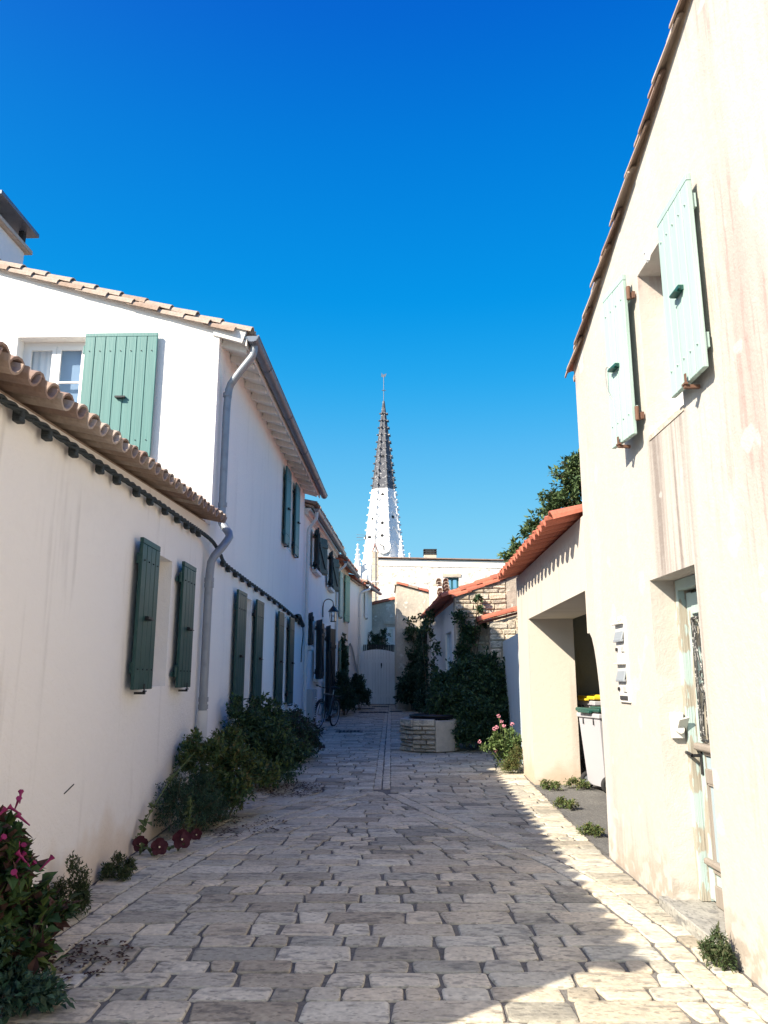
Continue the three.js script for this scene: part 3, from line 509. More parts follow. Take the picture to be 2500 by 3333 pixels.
// ================================================================ HOUSE WITH PALE GREEN SHUTTERS
{
  const { h, L } = house('peach_house', 'peach-stained narrow house with pale green plank shutters', [-1.55, -24.32], [-1.28, -27.8], { y0: 0.2, eave: 5.3, depth: 6, m: mat.peach, holes: [[1.35, 3.55, 2.05, 4.95], [1.1, 0.4, 1.95, 2.75]], over: 0.25, tileMats: [mat.clayRed, mat.clayOld, mat.clayOld2], verge: -0.02, far: 0.1 });
  windowUnit(h, F0, { u: 1.35, y: 3.55, w: 0.7, h: 1.4 });
  shutter(h, F0, { u: 0.72, y: 3.5, w: 0.6, h: 1.5, z: 0.045, n: 4, m: mat.mint, side: -1, bar: false }); shutter(h, F0, { u: 2.1, y: 3.45, w: 0.62, h: 1.6, z: 0.045, n: 5, m: mat.sage, side: 1, bar: false, ajar: 0.12 });
  const d = part(h, 'door'); d.position.set(1.1, 0.45, -0.15); for (let i = 0; i < 4; i++) mesh(d, 'plank', rbox(0.206, 2.3, 0.045, 0.004, 0.108 + i * 0.212, 1.15, 0), mat.sageDark);
  shutter(h, F0, { u: 0.45, y: 0.55, w: 0.62, h: 2.2, z: 0.045, n: 4, m: mat.sageDark, side: -1, bar: false, dogs: false, ajar: 0.1 }); shutter(h, F0, { u: 2.0, y: 0.55, w: 0.62, h: 2.1, z: 0.045, n: 4, m: mat.sageDark, side: 1, bar: false, dogs: false, ajar: 0.1 });
  gutter(h, 0, L + 0.35, 5.2, 0.32, mat.zincDark, 0.07);
  downpipe(h, [[0.05, 5.15, 0.32], [0.05, 5.05, 0.3], [0.07, 4.9, 0.1], [0.07, 4.7, 0.06], [0.07, 0.3, 0.06]], 0.04, mat.pvc, [[0.07, 3.8, 0.06], [0.07, 2.2, 0.06]]);
}
// ================================================================ END HOUSE BY THE GATE
{
  const { h, L } = house('corner_house', 'small white house at the lane end with a white downpipe', [-1.28, -27.85], [-0.97, -30.2], { y0: 0.2, eave: 5.1, depth: 5, m: mat.white, over: 0.12, tileMats: [mat.clayOld2, mat.clayOld, mat.clayRed2], verge: 0.0, far: 0.0 });
  downpipe(h, [[L - 0.03, 5.06, 0.45], [L - 0.05, 4.95, 0.4], [L - 0.25, 4.84, 0.16], [L - 0.28, 4.6, 0.07], [L - 0.28, 0.4, 0.07]], 0.045, mat.pvc, [[L - 0.28, 3.9, 0.07], [L - 0.28, 2.4, 0.07]]);
  mesh(h, 'overflow_pipe', tube([[0.1, 2.75, 0.05], [0.5, 2.6, 0.06], [1.2, 2.1, 0.06], [1.85, 1.75, 0.06]], 0.04, 24, 8), mat.pvc);
  const k = house('cream_annex', 'cream annex behind the gate with one closed tall shutter', [-0.97, -30.25], [-0.52, -33.4], { y0: 0.2, eave: 5.25, depth: 4, m: mat.cream, over: 0.25, tileMats: [mat.clayRed, mat.clayOld, mat.clayOld3], verge: 0.05, far: 0.15 });
  shutter(k.h, F0, { u: 1.05, y: 3.95, w: 0.75, h: 1.2, z: 0.03, n: 3, m: mat.trim, side: 1, bar: false });
  gutter(k.h, 0, k.L + 0.3, 5.16, 0.33, mat.zinc, 0.07);
}
// ================================================================ GATE
{
  const z = -30.1, y0 = gy(z) + 0.03, g = thing('garden_gate', 'white arched plank gate closing the end of the lane', 'gate', [-0.96, y0, z]);
  const n = 13, W = 1.37, pw = W / n, top = (x) => 1.93 + 0.11 * Math.sin((Math.PI * x) / W);
  for (let i = 0; i < n; i++) { const x0 = i * pw + 0.002, x1 = (i + 1) * pw - 0.002; mesh(g, 'plank', slab([[x0, 0], [x1, 0], [x1, top(x1)], [x0, top(x0)]], [], 0.035), mat.gateWhite); }
  for (const y of [0.3, 1.6]) mesh(g, 'ledger', box(W - 0.04, 0.12, 0.03, W / 2, y, -0.052), mat.gateWhite);
  mesh(g, 'knocker', [rbox(0.05, 0.13, 0.02, 0.006, 0.86, 1.46, 0.012), rod([0.86, 1.42, 0.04], [0.86, 1.33, 0.035], 0.014)], mat.blackMetal);
  mesh(g, 'post', bb(-0.02, 0, -0.3, 0.0, 2.0, -0.04), mat.gateWhite);
  const f = thing('picket_fence', 'dark picket fence top showing above the white gate', 'fence', [-0.8, gy(-31.2), -31.2]);
  for (let i = 0; i < 18; i++) mesh(f, 'picket', rbox(0.05, 2.28, 0.025, 0.004, i * 0.068, 1.14, 0), mat.dark);
  mesh(f, 'rail', box(1.25, 0.07, 0.03, 0.58, 1.9, -0.03), mat.dark);
}
// ================================================================ BUILDINGS BEHIND THE GATE
{
  // lower wall with the small window
  const h = thing('back_cottage', 'shaded low cottage gable with a small white window above the gate', 'house', [-0.7, 0, -33.5]);
  const pts = [[0, 0.3], [3.2, 0.3], [3.2, 4.9], [1.25, 4.9], [0, 4.62]];
  mesh(h, 'wall', [slab(pts, [[0.8, 2.95, 1.2, 3.74]], 0.3), bb(0, 0.3, -3, 0.3, 4.5, -0.3)], mat.grey);
  windowUnit(h, F0, { u: 0.8, y: 2.95, w: 0.4, h: 0.79, depth: 0.06, leaves: 1, rows: 1 });
  mesh(h, 'lintel', rbox(0.6, 0.14, 0.05, 0.01, 1.0, 3.9, 0.01), mat.mortar);
  const roof = part(h, 'roof'); mesh(roof, 'roof_deck', box(1.35, 0.04, 3.2, 0.62, 4.80, -1.5, 0, 0, 0.225), mat.clayRed);
  for (let i = 0; i < 4; i++) { const m = mesh(roof, 'tile', coverTile, i % 2 ? mat.clayRed : mat.clayRed2); m.position.set(-0.06 + i * 0.33, 4.66 + i * 0.074, 0.0); m.rotation.set(-0.22, Math.PI / 2, 0, 'YXZ'); }
}
{
  // grey rendered gable A
  const h = thing('grey_gable', 'grey rendered gable wall with a red tiled slope falling to the right', 'house', [0.44, 0, -27.3]);
  mesh(h, 'wall', [slab([[0, 0.2], [2.2, 0.2], [2.2, 4.22], [0, 4.82]], [], 0.35), bb(0, 0.2, -3.4, 0.3, 4.75, -0.35)], mat.grey);
  const roof = part(h, 'roof'); mesh(roof, 'roof_deck', box(2.35, 0.04, 3.4, 1.1, 4.585, -1.66, 0, 0, -0.266), mat.clayOld);
  for (let i = 0; i < 6; i++) { const m = mesh(roof, 'tile', coverTile, [mat.clayRed2, mat.clayOld, mat.clayRed][i % 3]); m.position.set(2.2 - i * 0.36, 4.25 + i * 0.098, 0.0); m.rotation.set(-0.26, -Math.PI / 2, 0, 'YXZ'); }
  mesh(roof, 'ridge_stone', rbox(0.16, 0.16, 0.5, 0.05, 0.02, 4.86, -0.2), mat.mortar);
}
{
  // long whitewashed barn
  const h = thing('whitewashed_barn', 'long whitewashed rubble barn below the church spire', 'house', [-0.35, 0, -40]);
  const pts = [[0, 0.4], [9, 0.4], [9, 7.5], [0, 7.68]];
  mesh(h, 'wall', [slab(pts, [[3.55, 5.6, 4.26, 6.7]], 0.5), bb(0, 0.4, -6, 0.4, 7.6, -0.5)], mat.rubbleWhite);
  mesh(h, 'cornice_band', slab([[0, 7.32], [9, 7.14], [9, 7.49], [0, 7.67]], [], 0.05, 0, 0, 0.03), mat.cream);
  windowUnit(h, F0, { u: 3.55, y: 5.6, w: 0.71, h: 1.1, depth: 0.15, m: mat.navyTeal, rows: 2, curtain: false });
  mesh(h, 'lintel', rbox(0.95, 0.16, 0.06, 0.01, 3.9, 6.8, 0.01), mat.mortar);
  const roof = part(h, 'roof'); mesh(roof, 'roof_deck', box(9.2, 0.05, 6, 4.5, 7.66, -2.85, 0, 0, -0.02), mat.clayOld2);
  for (let i = 0; i < 26; i++) { const m = mesh(roof, 'tile', coverTile, oldTiles[i % 3]); m.position.set(i * 0.35, 7.71 - i * 0.007, 0.06); m.rotation.set(0, Math.PI / 2, 0); m.scale.set(0.7, 0.7, 1); }
  const c = part(h, 'chimney'); c.position.set(2.84, 7.6, -1.2);
  mesh(c, 'stack', rbox(0.66, 0.5, 0.5, 0.01, 0, 0.2, 0), mat.grey);
  for (let i = 0; i < 3; i++) mesh(c, 'cap_slat', rbox(0.72, 0.05, 0.56, 0.008, 0, 0.5 + i * 0.12, 0), mat.dark);
  mesh(c, 'cap_core', rbox(0.5, 0.32, 0.36, 0.008, 0, 0.6, 0), mat.grey);
}
{
  const c = thing('stone_chimney', 'tall grey stone chimney stack in front of the barn', 'chimney', [-0.44, 0.6, -38]);
  mesh(c, 'stack', [bb(-0.15, 0, -0.25, 0.15, 7.1, 0.25)], mat.grey);
  for (let i = 0; i < 9; i++) mesh(c, 'quoin', rbox(0.316, 0.3, 0.516, 0.015, 0, 4.3 + i * 0.33, 0), mat.mortar);
  mesh(c, 'cap_tile', [box(0.03, 0.5, 0.44, -0.08, 7.3, 0, 0, 0, -0.34), box(0.03, 0.5, 0.44, 0.08, 7.3, 0, 0, 0, 0.34)], mat.clayRed2);
  mesh(c, 'band', [rbox(0.36, 0.06, 0.56, 0.01, 0.01, 4.15, 0), rbox(0.36, 0.06, 0.56, 0.01, 0.01, 5.6, 0)], mat.white);
  const a = thing('television_antenna', 'thin television antenna on a mast strapped to the stone chimney', 'antenna', [-0.42, 4.0, -37.72]);
  mesh(a, 'mast', rod([0, 0, 0], [0, 4.75, 0], 0.018), mat.wire);
  mesh(a, 'boom', rod([-0.95, 4.42, 0], [0.05, 4.42, 0], 0.012), mat.wire);
  for (let i = 0; i < 3; i++) mesh(a, 'element', rod([-0.95, 4.27 + i * 0.14, 0], [-0.35, 4.32 + i * 0.1, 0], 0.008), mat.wire);
  for (const s of [-1, 1]) mesh(a, 'reflector', rod([0, 4.42, 0], [-0.25, 4.42 + s * 0.38, 0], 0.012), mat.wire);
  mesh(a, 'dipole', [rbox(0.05, 0.2, 0.05, 0.01, -0.5, 4.42, 0), rbox(0.16, 0.13, 0.08, 0.02, -0.3, 4.42, 0)], mat.blackMetal);
}
// ================================================================ CHURCH SPIRE
{
  const Z = -100, ch = thing('church_steeple', 'tall octagonal church spire, white below and black above', 'church', [-0.04, 0, Z]);
  const off = (17 * Math.PI) / 180, rad = (y) => 0.10 + (38.6 - y) * 0.1185;         // circumradius
  const vtx = (k, y, s = 1) => { const a = off + (k * Math.PI) / 4; return [Math.sin(a) * rad(y) * s, y, Math.cos(a) * rad(y) * s]; };
  const cone = (ya, yb) => { const P = []; for (let k = 0; k < 8; k++) { const a = vtx(k, ya), b = vtx(k + 1, ya), c = vtx(k + 1, yb), d = vtx(k, yb); P.push(...a, ...b, ...c, ...a, ...c, ...d); } const g = new THREE.BufferGeometry(); g.setAttribute('position', new THREE.Float32BufferAttribute(P, 3)); g.computeVertexNormals(); return g; };
  const lower = mesh(ch, 'white_spire', cone(12, 26.1), mat.churchWhite), upper = mesh(ch, 'black_spire', cone(26.1, 38.8), mat.churchBlack);
  lower.userData.label = 'white lower half of the spire'; upper.userData.label = 'black upper half of the spire';
  for (let k = 0; k < 8; k++) {
    mesh(lower, 'rib', rod(vtx(k, 12, 1.01), vtx(k, 26.1, 1.01), 0.09, 0.09, 6), mat.churchWhite); mesh(upper, 'rib', rod(vtx(k, 26.1, 1.01), vtx(k, 38.7, 1.02), 0.08, 0.06, 6), mat.churchBlack);
    if (k > 2 && k < 6) continue;
    const a = off + (k * Math.PI) / 4;
    for (let y = 13.4; y < 37.6; y += 1.02) { const v = vtx(k, y), r = rad(y); mesh(y < 26 ? lower : upper, 'crocket', rbox(0.22, 0.2, 0.36, 0.05, v[0] + Math.sin(a) * 0.14, y, v[2] + Math.cos(a) * 0.14, 0, a, 0), y < 26 ? mat.churchWhite : mat.churchBlack); }
  }
  // quatrefoil openings: dark crosses set on the faces, their shade put into colour
  const face = (k, y) => { const a = vtx(k, y), b = vtx(k + 1, y); return { p: [(a[0] + b[0]) / 2, y, (a[2] + b[2]) / 2], ry: off + ((k + 0.5) * Math.PI) / 4 }; };
  const quat = (s) => [box(s, s * 0.45, 0.06), box(s * 0.45, s, 0.06)];
  for (const [k, y, side] of [[7, 25.2, 0], [7, 21.3, 0], [7, 19.6, 0.2], [0, 22.2, 0], [6, 22.0, 0.1], [7, 30.6, 0], [0, 28.4, 0], [6, 28.3, 0]]) { const f = face(k, y); const q = mg(quat(0.42)); xf(q, 0, 0, 0, -0.118, 0, 0); xf(q, f.p[0], y, f.p[2], 0, f.ry, 0); mesh(y < 26 ? lower : upper, 'quatrefoil', q, mat.dark); }
  // gabled tracery bars on the faces
  for (let y = 14; y < 25.5; y += 2.1) for (const k of [0, 7]) { const f = face(k, y), w = rad(y) * 0.36; for (const s of [-1, 1]) { const g = box(0.1, w * 2.1, 0.12, s * w * 0.6, 0, 0.02, 0, 0, s * 0.6); xf(g, 0, 0, 0, -0.118, 0, 0); xf(g, f.p[0], y, f.p[2], 0, f.ry, 0); mesh(lower, 'tracery_bar', g, mat.churchWhite); } }
  // clock
  const f = face(7, 18.06), ck = part(ch, 'clock'); ck.position.set(f.p[0] + 0.22, 18.06, f.p[2] + 0.42); ck.rotation.set(0, -0.1, 0);
  mesh(ck, 'dial', cyl(0.92, 0.92, 0.08, 32, 0, 0, 0, Math.PI / 2), mat.churchWhite); mesh(ck, 'rim', new THREE.TorusGeometry(0.92, 0.05, 8, 40), mat.plasticGrey);
  mesh(ck, 'minute_hand', rod([0.02, -0.02, 0.09], [-0.68, 0.42, 0.09], 0.04), mat.blackMetal); mesh(ck, 'hour_hand', rod([0.0, 0.1, 0.09], [0.02, -0.45, 0.09], 0.05), mat.blackMetal);
  // pinnacles and belfry
  const pin = (x, y, z, s) => { const g = part(ch, 'pinnacle'); g.position.set(x, y, z); mesh(g, 'shaft', box(1.0 * s, 7 * s, 1.0 * s, 0, -2.5 * s, 0), mat.churchWhite); mesh(g, 'spirelet', cyl(0.55 * s, 0.1 * s, 3.6 * s, 8, 0, 2.8 * s, 0), mat.churchWhite); mesh(g, 'finial', new THREE.OctahedronGeometry(0.24 * s).translate(0, 4.7 * s, 0), mat.churchWhite); for (let i = 0; i < 4; i++) for (const q of [-1, 1]) mesh(g, 'crocket', rbox(0.2 * s, 0.2 * s, 0.2 * s, 0.04, q * (0.55 - i * 0.1) * s, (1.4 + i * 0.8) * s, 0.3 * s), mat.churchWhite); };
  pin(-3.3, 14.6, 3.3, 0.76); pin(2.25, 15.9, 3.0, 0.72); pin(3.3, 13.6, 3.4, 0.72);
  mesh(ch, 'flying_buttress', slab([[-3.3, 13.2], [-1.6, 13.2], [-1.6, 16.6], [-2.0, 16.2], [-2.7, 15.6], [-3.3, 15.4]], [[[-2.7, 13.6], [-2.7, 14.6], [-2.2, 15.0], [-1.9, 14.6], [-1.9, 13.6]]], 0.5, 0, 0, 3.0), mat.churchWhite); mesh(ch, 'flying_buttress', slab([[3.3, 13.2], [2.0, 13.2], [2.0, 18.0], [2.4, 17.0], [3.3, 16.2]], [], 0.5, 0, 0, 3.0), mat.churchWhite);
  mesh(ch, 'tower', bb(-3.6, 0.5, -3.6, 3.6, 12.4, 3.6), mat.churchWhite);
  mesh(ch, 'weathercock', [rod([0, 38.6, 0], [0, 42.4, 0], 0.05), rod([-0.28, 40.3, 0], [0.28, 40.3, 0], 0.05), new THREE.OctahedronGeometry(0.14).translate(0, 40.3, 0), slab([[-0.35, 42.3], [0, 42.2], [0.25, 42.35], [0.4, 42.8], [0.2, 42.7], [-0.1, 42.6], [-0.3, 42.9]], [], 0.06)], mat.zincDark);
}
// ================================================================ STONE RUIN ON THE RIGHT
function rubbleFace(parent, x0, x1, topFn, y0, z, sh = [0.07, 0.15], sw = [0.12, 0.36], ry = 0, skip) {
  const S = rng(Math.floor(x0 * 100 + 900)), sr = (a, b) => a + (b - a) * S(); let y = y0;
  while (y < topFn((x0 + x1) / 2) + 0.2) {
    const h = sr(...sh); let x = x0 + 0.005;
    while (x < x1 - 0.03) {
      let w = sr(...sw); if (x + w > x1 - 0.08) w = x1 - x - 0.005; const cx = x + w / 2;
      const hh = Math.min(h, topFn(cx) - y - 0.01);
      if (hh > 0.035 && !(skip && skip(cx, y + hh / 2))) {
        const g = new RoundedBoxGeometry(w - sr(0.008, 0.024), hh - sr(0.008, 0.02), 0.1, 1, 0.02), p = g.attributes.position;
        for (let i = 0; i < p.count; i++) { const k = Math.round(p.getX(i) * 300) * 7 + Math.round(p.getY(i) * 300) * 13; p.setXYZ(i, p.getX(i) + 0.012 * (hsh(k & 1023, 3, 1) - 0.5), p.getY(i) + 0.012 * (hsh(k & 1023, 5, 2) - 0.5), p.getZ(i) + 0.016 * (hsh(k & 1023, 9, 3) - 0.5)); }
        g.rotateZ(sr(-0.03, 0.03)); g.translate(cx, y + hh / 2, -0.05 + sr(0.006, 0.034)); g.computeVertexNormals();
        if (ry) g.rotateY(ry); g.translate(0, 0, z); muv(g); g.userData.muv = true;
        const b = sr(0.72, 1.12), t = sr(-0.05, 0.05), C = new Float32Array(g.attributes.position.count * 3); for (let i = 0; i < C.length; i += 3) { C[i] = b * (1 + t); C[i + 1] = b; C[i + 2] = b * (1 - t); }
        g.setAttribute('color', new THREE.BufferAttribute(C, 3)); mesh(parent, 'stone', g, mat.rubble);
      }
      x += w;
    }
    y += h;
  }
}
const redTiles = [mat.clayRed, mat.clayRed2];
{
  const h = thing('stone_barn', 'rubble stone barn with red tiled verge, half in shadow, behind the well', 'house', [1.47, 0, -15.9]);
  const top = (x) => 3.22 + 0.36 * x, W = 2.6, dy = 0.55, fz = 0.55;
  const wall = part(h, 'wall');
  const ang = Math.atan2(6, -0.17);
  mesh(wall, 'mortar_face', slab([[0, 0.1], [W, 0.1], [W, top(W)], [0, top(0)]], [], 0.4, 0, 0, -0.012), mat.mortar);
  rubbleFace(wall, 0, 1.06, (x) => top(x) - 0.02, 0.25, 0, [0.07, 0.14], [0.12, 0.34]);
  mesh(wall, 'render_patch', slab([[1.06, 2.35], [W, 2.35], [W, top(W) - 0.03], [1.06, top(1.06) - 0.03]], [], 0.03, 0, 0, 0.014), mat.grey);
  // street side with the plank door, running away from the camera
  const sg = frame(0.002, 0, -0.42, Math.PI / 2 + Math.PI - 0.0282), so = frame(-0.17, 0, -6, -Math.PI / 2 + 0.0283);
  const L = 5.58, side = slab([[0, 0.1], [L, 0.1], [L, 3.12], [0, 3.12]], [[4.0, 0.2, 5.2, 2.55]], 0.35); put(mesh(wall, 'street_face', side, mat.cream), so, 0, 0, 0);
  const door = part(h, 'door'); put(door, so, 4.0, 0.3, -0.1);
  for (let i = 0; i < 7; i++) mesh(door, 'plank', rbox(0.166, 2.24, 0.04, 0.005, 0.086 + i * 0.171, 1.12, 0), mat.paleBlue);
  for (const x of [0, 1.2]) mesh(door, 'door_post', box(0.07, 2.25, 0.07, x, 1.12, 0.03), mat.paleBlue);
  const roof = part(h, 'roof');
  tiledSlope(roof, [-0.2, 3.16, 0.05], [-0.027, 0, -1], [1, 0.36, 0], 6.0, 3.2, redTiles, { single: (i, j, nu) => j === 0 || i === nu - 1 || i === 0, pitchU: 0.23, deckS: 0.22, deckU: 0.08, verges: true });
}
{
  const p = thing('stone_pier', 'pale stone pier topped with stacked old canal tiles', 'pier', [1.38, 0, -22]);
  mesh(p, 'shaft', rbox(0.36, 3.9, 0.5, 0.03, 0.1, 2.15, 0), mat.cream);
  for (let i = 0; i < 7; i++) for (const s of [-1, 1]) { const m = mesh(p, 'tile', coverTile, oldTiles[(i + (s > 0 ? 1 : 0)) % 3]); m.position.set(0.30 + s * 0.1, 3.42 + i * 0.11, 0.55 - i * 0.16); m.rotation.set(-0.6, 0, 0); }
  mesh(p, 'cap_stone', rbox(0.3, 0.16, 0.4, 0.06, 0.06, 4.1, 0), mat.mortar);
  mesh(p, 'back_wall', bb(-0.1, 0.3, -5.1, 1.6, 3.9, -0.3), mat.grey);
}
{
  const h = thing('lean_to_wall', 'stone end wall of a lean-to with a low red tile edge', 'wall', [1.88, 0, -15.35]);
  const top = (x) => 2.58 + 0.26 * x, x0 = 0.2, W = 0.52, wall = part(h, 'wall');
  mesh(wall, 'mortar_face', slab([[x0, 0.1], [W, 0.1], [1.2, 0.1], [1.2, top(1.2)], [x0 + 0.05, top(x0)]], [], 0.38, 0, 0, -0.012), mat.mortar);
  rubbleFace(wall, x0, W + 0.5, (x) => top(x) - 0.03, 0.25, 0, [0.09, 0.2], [0.14, 0.38]);
  const roof = part(h, 'roof');
  mesh(roof, 'roof_deck', box(1.3, 0.03, 0.5, 0.66, 2.795, -0.22, 0, 0, 0.254), mat.clayRed2);
  for (let j = 0; j < 2; j++) for (let i = 0; i < 4; i++) { const m = mesh(roof, 'tile', coverTile, redTiles[(i + j) % 2]); m.position.set(0.0 + i * 0.345, 2.66 + i * 0.09, 0.0 - j * 0.2); m.rotation.set(-0.285, Math.PI / 2, 0, 'YXZ'); }
}
{
  const A = [2.38, -15.4], B = [2.13, -11.65], L = Math.hypot(B[0] - A[0], B[1] - A[1]);
  const g = thing('blue_gate', 'pale blue plank gate between the garage corner and the stone wall', 'gate', [A[0], gy(-13.5), A[1]], Math.atan2(-(B[1] - A[1]), B[0] - A[0]));
  for (let i = 0; i < 22; i++) mesh(g, 'plank', rbox(L / 22 - 0.004, 2.0, 0.04, 0.005, (i + 0.5) * (L / 22), 1.0, 0.02), mat.paleBlue);
  mesh(g, 'rail', [box(L, 0.1, 0.04, L / 2, 0.4, -0.022), box(L, 0.1, 0.04, L / 2, 1.8, -0.022)], mat.paleBlue);
}
// ================================================================ OLD WELL
{
  const c = [0.84, -14.6], y0 = gy(c[1]), w = thing('old_well', 'low old stone well with a curved iron lid', 'well', [c[0], y0 - 0.02, c[1]]);
  const n = 8, r = 0.5, wall = part(w, 'wall');
  mesh(wall, 'core', cyl(0.45, 0.45, 0.5, 8, 0, 0.27, 0, 0, Math.PI / 8, 0), mat.mortar);
  for (let k = 0; k < n; k++) {
    const a = ((k + 0.5) * Math.PI * 2) / n + Math.PI / 8 * 0.3, fw = 2 * r * Math.tan(Math.PI / n), front = k === 0 || k === 7;
    if (k === 0) { mesh(wall, 'render_panel', xf(rbox(fw, 0.54, 0.09, 0.02, 0, 0.29, r - 0.03), 0, 0, 0, 0, a, 0), mat.grey); continue; }
    let y = 0.02; while (y < 0.4) { const h = rr(0.05, 0.09); const cut = rr(0.35, 0.65); for (const [xa, xb] of [[-fw / 2, -fw / 2 + fw * cut], [-fw / 2 + fw * cut, fw / 2]]) { const g = rbox(xb - xa - 0.012, h - 0.012, 0.13, 0.02, (xa + xb) / 2, y + h / 2, r - 0.05 + rr(-0.012, 0.02)); xf(g, 0, 0, 0, 0, a, 0); muv(g); g.userData.muv = true; const b = rr(0.7, 1.05); g.setAttribute('color', new THREE.BufferAttribute(new Float32Array(g.attributes.position.count * 3).fill(b), 3)); mesh(wall, 'stone', g, mat.rubble); } y += h; }
    const g = rbox(fw - 0.02, 0.58 - y, 0.15, 0.03, 0, (y + 0.58) / 2, r - 0.05); xf(g, 0, 0, 0, 0, a, 0); muv(g); g.userData.muv = true; g.setAttribute('color', new THREE.BufferAttribute(new Float32Array(g.attributes.position.count * 3).fill(1), 3)); mesh(wall, 'coping_stone', g, mat.rubble);
  }
  const lid = part(w, 'lid'); mesh(lid, 'cover', cyl(0.46, 0.4, 0.03, 20, 0.06, 0.605, 0), mat.blackMetal);
  const t = new THREE.TorusGeometry(0.42, 0.022, 8, 28); t.rotateX(Math.PI / 2); t.translate(0.06, 0.63, 0); mesh(lid, 'rim', t, mat.blackMetal);
  mesh(lid, 'strap', [box(0.8, 0.02, 0.06, 0.06, 0.63, 0), box(0.06, 0.02, 0.8, 0.06, 0.632, 0)], mat.rust);
}
// ================================================================ RIGHT-HAND HOUSE AND CARRIAGE ENTRANCE
{
  const h = thing('gable_house', 'tall pink-streaked house gable with mint shutters and a grilled door', 'house', [1.85, 0, -7], -Math.PI / 2);
  // local x: toward the camera from the far corner; y up; z out into the lane
  const T = 0.5, ridge = 4.9, yE = 4.46, sl = 0.344, W = 9.8, yR = yE + sl * ridge;
  const door = [1.66, -0.05, 2.45, 2.215], win = [1.87, 3.2, 2.5, 4.42];
  mesh(h, 'wall', [slab([[0.22, -0.1], [W, -0.1], [W, yE], [ridge, yR], [0, yE], [0, 1.95], [0.07, 1.9], [0.13, 1.8], [0.18, 1.66], [0.22, 1.48], [0.245, 1.2], [0.25, 0.7]], [[door[0], 0.12, door[2], door[3]], win], T), bb(0.001, -0.1, -6, 0.35, yE - 0.01, -T), bb(W - 0.35, -0.1, -6, W, yE - 0.01, -T), bb(0.35, -0.1, -6.001, W - 0.35, yE - 0.01, -5.6)], mat.pink);
  const roof = part(h, 'roof');
  tiledSlope(roof, [-0.16, yE + 0.05 - sl * 0.16, 0.06], [0, 0, -1], [1, sl, 0], 6.2, (ridge + 0.16) * Math.hypot(1, sl), oldTiles, { single: (i, j, nu) => i === nu - 1 || i === 0, pitchU: 0.22, deckU: 0.08, verges: true });
  mesh(roof, 'rear_slope', box(5.2, 0.06, 6.2, ridge + 2.45, yR - sl * 2.45 + 0.03, -3.03, 0, 0, -Math.atan(sl)), mat.clayOld);
  mesh(roof, 'verge_mortar', xf(box((ridge + 0.1) * Math.hypot(1, sl), 0.1, 0.1), ridge / 2, yE + (sl * ridge) / 2 + 0.045, -0.052, 0, 0, Math.atan(sl)), mat.mortar);
  // window
  windowUnit(h, F0, { u: win[0], y: win[1], w: win[2] - win[0], h: win[3] - win[1], depth: 0.2, rows: 2 });
  mesh(h, 'sill', slab([[win[0] - 0.0, 0], [win[2], 0], [win[2], 0.035], [win[0], 0.035]], [], 0.22, 0, win[1] - 0.036, 0.006), mat.grey);
  mesh(h, 'plaster_chip', [new THREE.IcosahedronGeometry(0.045, 0).scale(1, 1.2, 0.4).translate(2.12, 4.44, 0.004), new THREE.IcosahedronGeometry(0.03, 0).scale(1.2, 0.8, 0.4).translate(2.08, 4.50, 0.003)], mat.white);
  shutter(h, F0, { u: 2.5, y: 3.24, w: 0.5, h: 1.22, z: 0.045, n: 5, m: mat.mint, side: 1, rustic: true, strapM: mat.rust, label: 'mint plank shutter on the near side of the window' });
  shutter(h, F0, { u: 1.42, y: 3.24, w: 0.38, h: 1.24, z: 0.055, n: 4, m: mat.mint, side: -1, ajar: 0.12, rustic: true, strapM: mat.rust, label: 'mint plank shutter on the far side, slightly ajar' });
  mesh(h, 'shutter_hook', tube([[1.5, 3.86, 0.12], [1.47, 3.87, 0.15], [1.46, 3.72, 0.15], [1.48, 3.66, 0.14], [1.5, 3.6, 0.12]], 0.004, 20, 5), mat.wire); mesh(h, 'latch_rod', rod([2.36, 3.92, -0.17], [2.38, 3.42, -0.17], 0.004), mat.wire);
  // door
  const d = part(h, 'door'); d.position.set(door[0], 0.17, -0.24);
  const dw = door[2] - door[0], dh = 2.04;
  mesh(d, 'frame', [box(0.055, dh, 0.09, 0.0275, dh / 2, 0.03), box(dw - 0.055, 0.07, 0.09, dw / 2 + 0.0275, dh - 0.035, 0.03), box(0.05, dh - 0.07, 0.09, dw - 0.025, dh / 2 - 0.035, 0.03)], mat.peel);
  const lx = 0.07, lw = dw - 0.13;
  mesh(d, 'stile', rbox(0.085, 1.93, 0.05, 0.004, lx + 0.045, 0.985, 0), mat.peel); mesh(d, 'stile', rbox(0.085, 1.93, 0.05, 0.004, lx + lw - 0.045, 0.985, 0), mat.peel);
  for (const [y, t, m] of [[1.87, 0.14, mat.peel], [0.93, 0.07, mat.rawWood], [0.77, 0.09, mat.rawWood], [0.22, 0.06, mat.rawWood], [0.06, 0.12, mat.rawWood]]) mesh(d, 'rail', rbox(lw - 0.18, t, 0.055, 0.006, lx + lw / 2, y, 0.004), m);
  mesh(d, 'drip_moulding', rbox(lw, 0.05, 0.06, 0.02, lx + lw / 2, 0.945, 0.035), mat.rawWood); mesh(d, 'drip_moulding', rbox(lw, 0.04, 0.05, 0.015, lx + lw / 2, 0.245, 0.03), mat.rawWood);
  mesh(d, 'panel', box(lw - 0.2, 0.48, 0.02, lx + lw / 2, 0.49, 0), mat.doorBlue); mesh(d, 'panel_moulding', [box(0.02, 0.5, 0.03, lx + 0.1, 0.49, 0.012), box(0.02, 0.5, 0.03, lx + lw - 0.1, 0.49, 0.012), box(lw - 0.2, 0.02, 0.03, lx + lw / 2, 0.725, 0.012)], mat.rawWood);
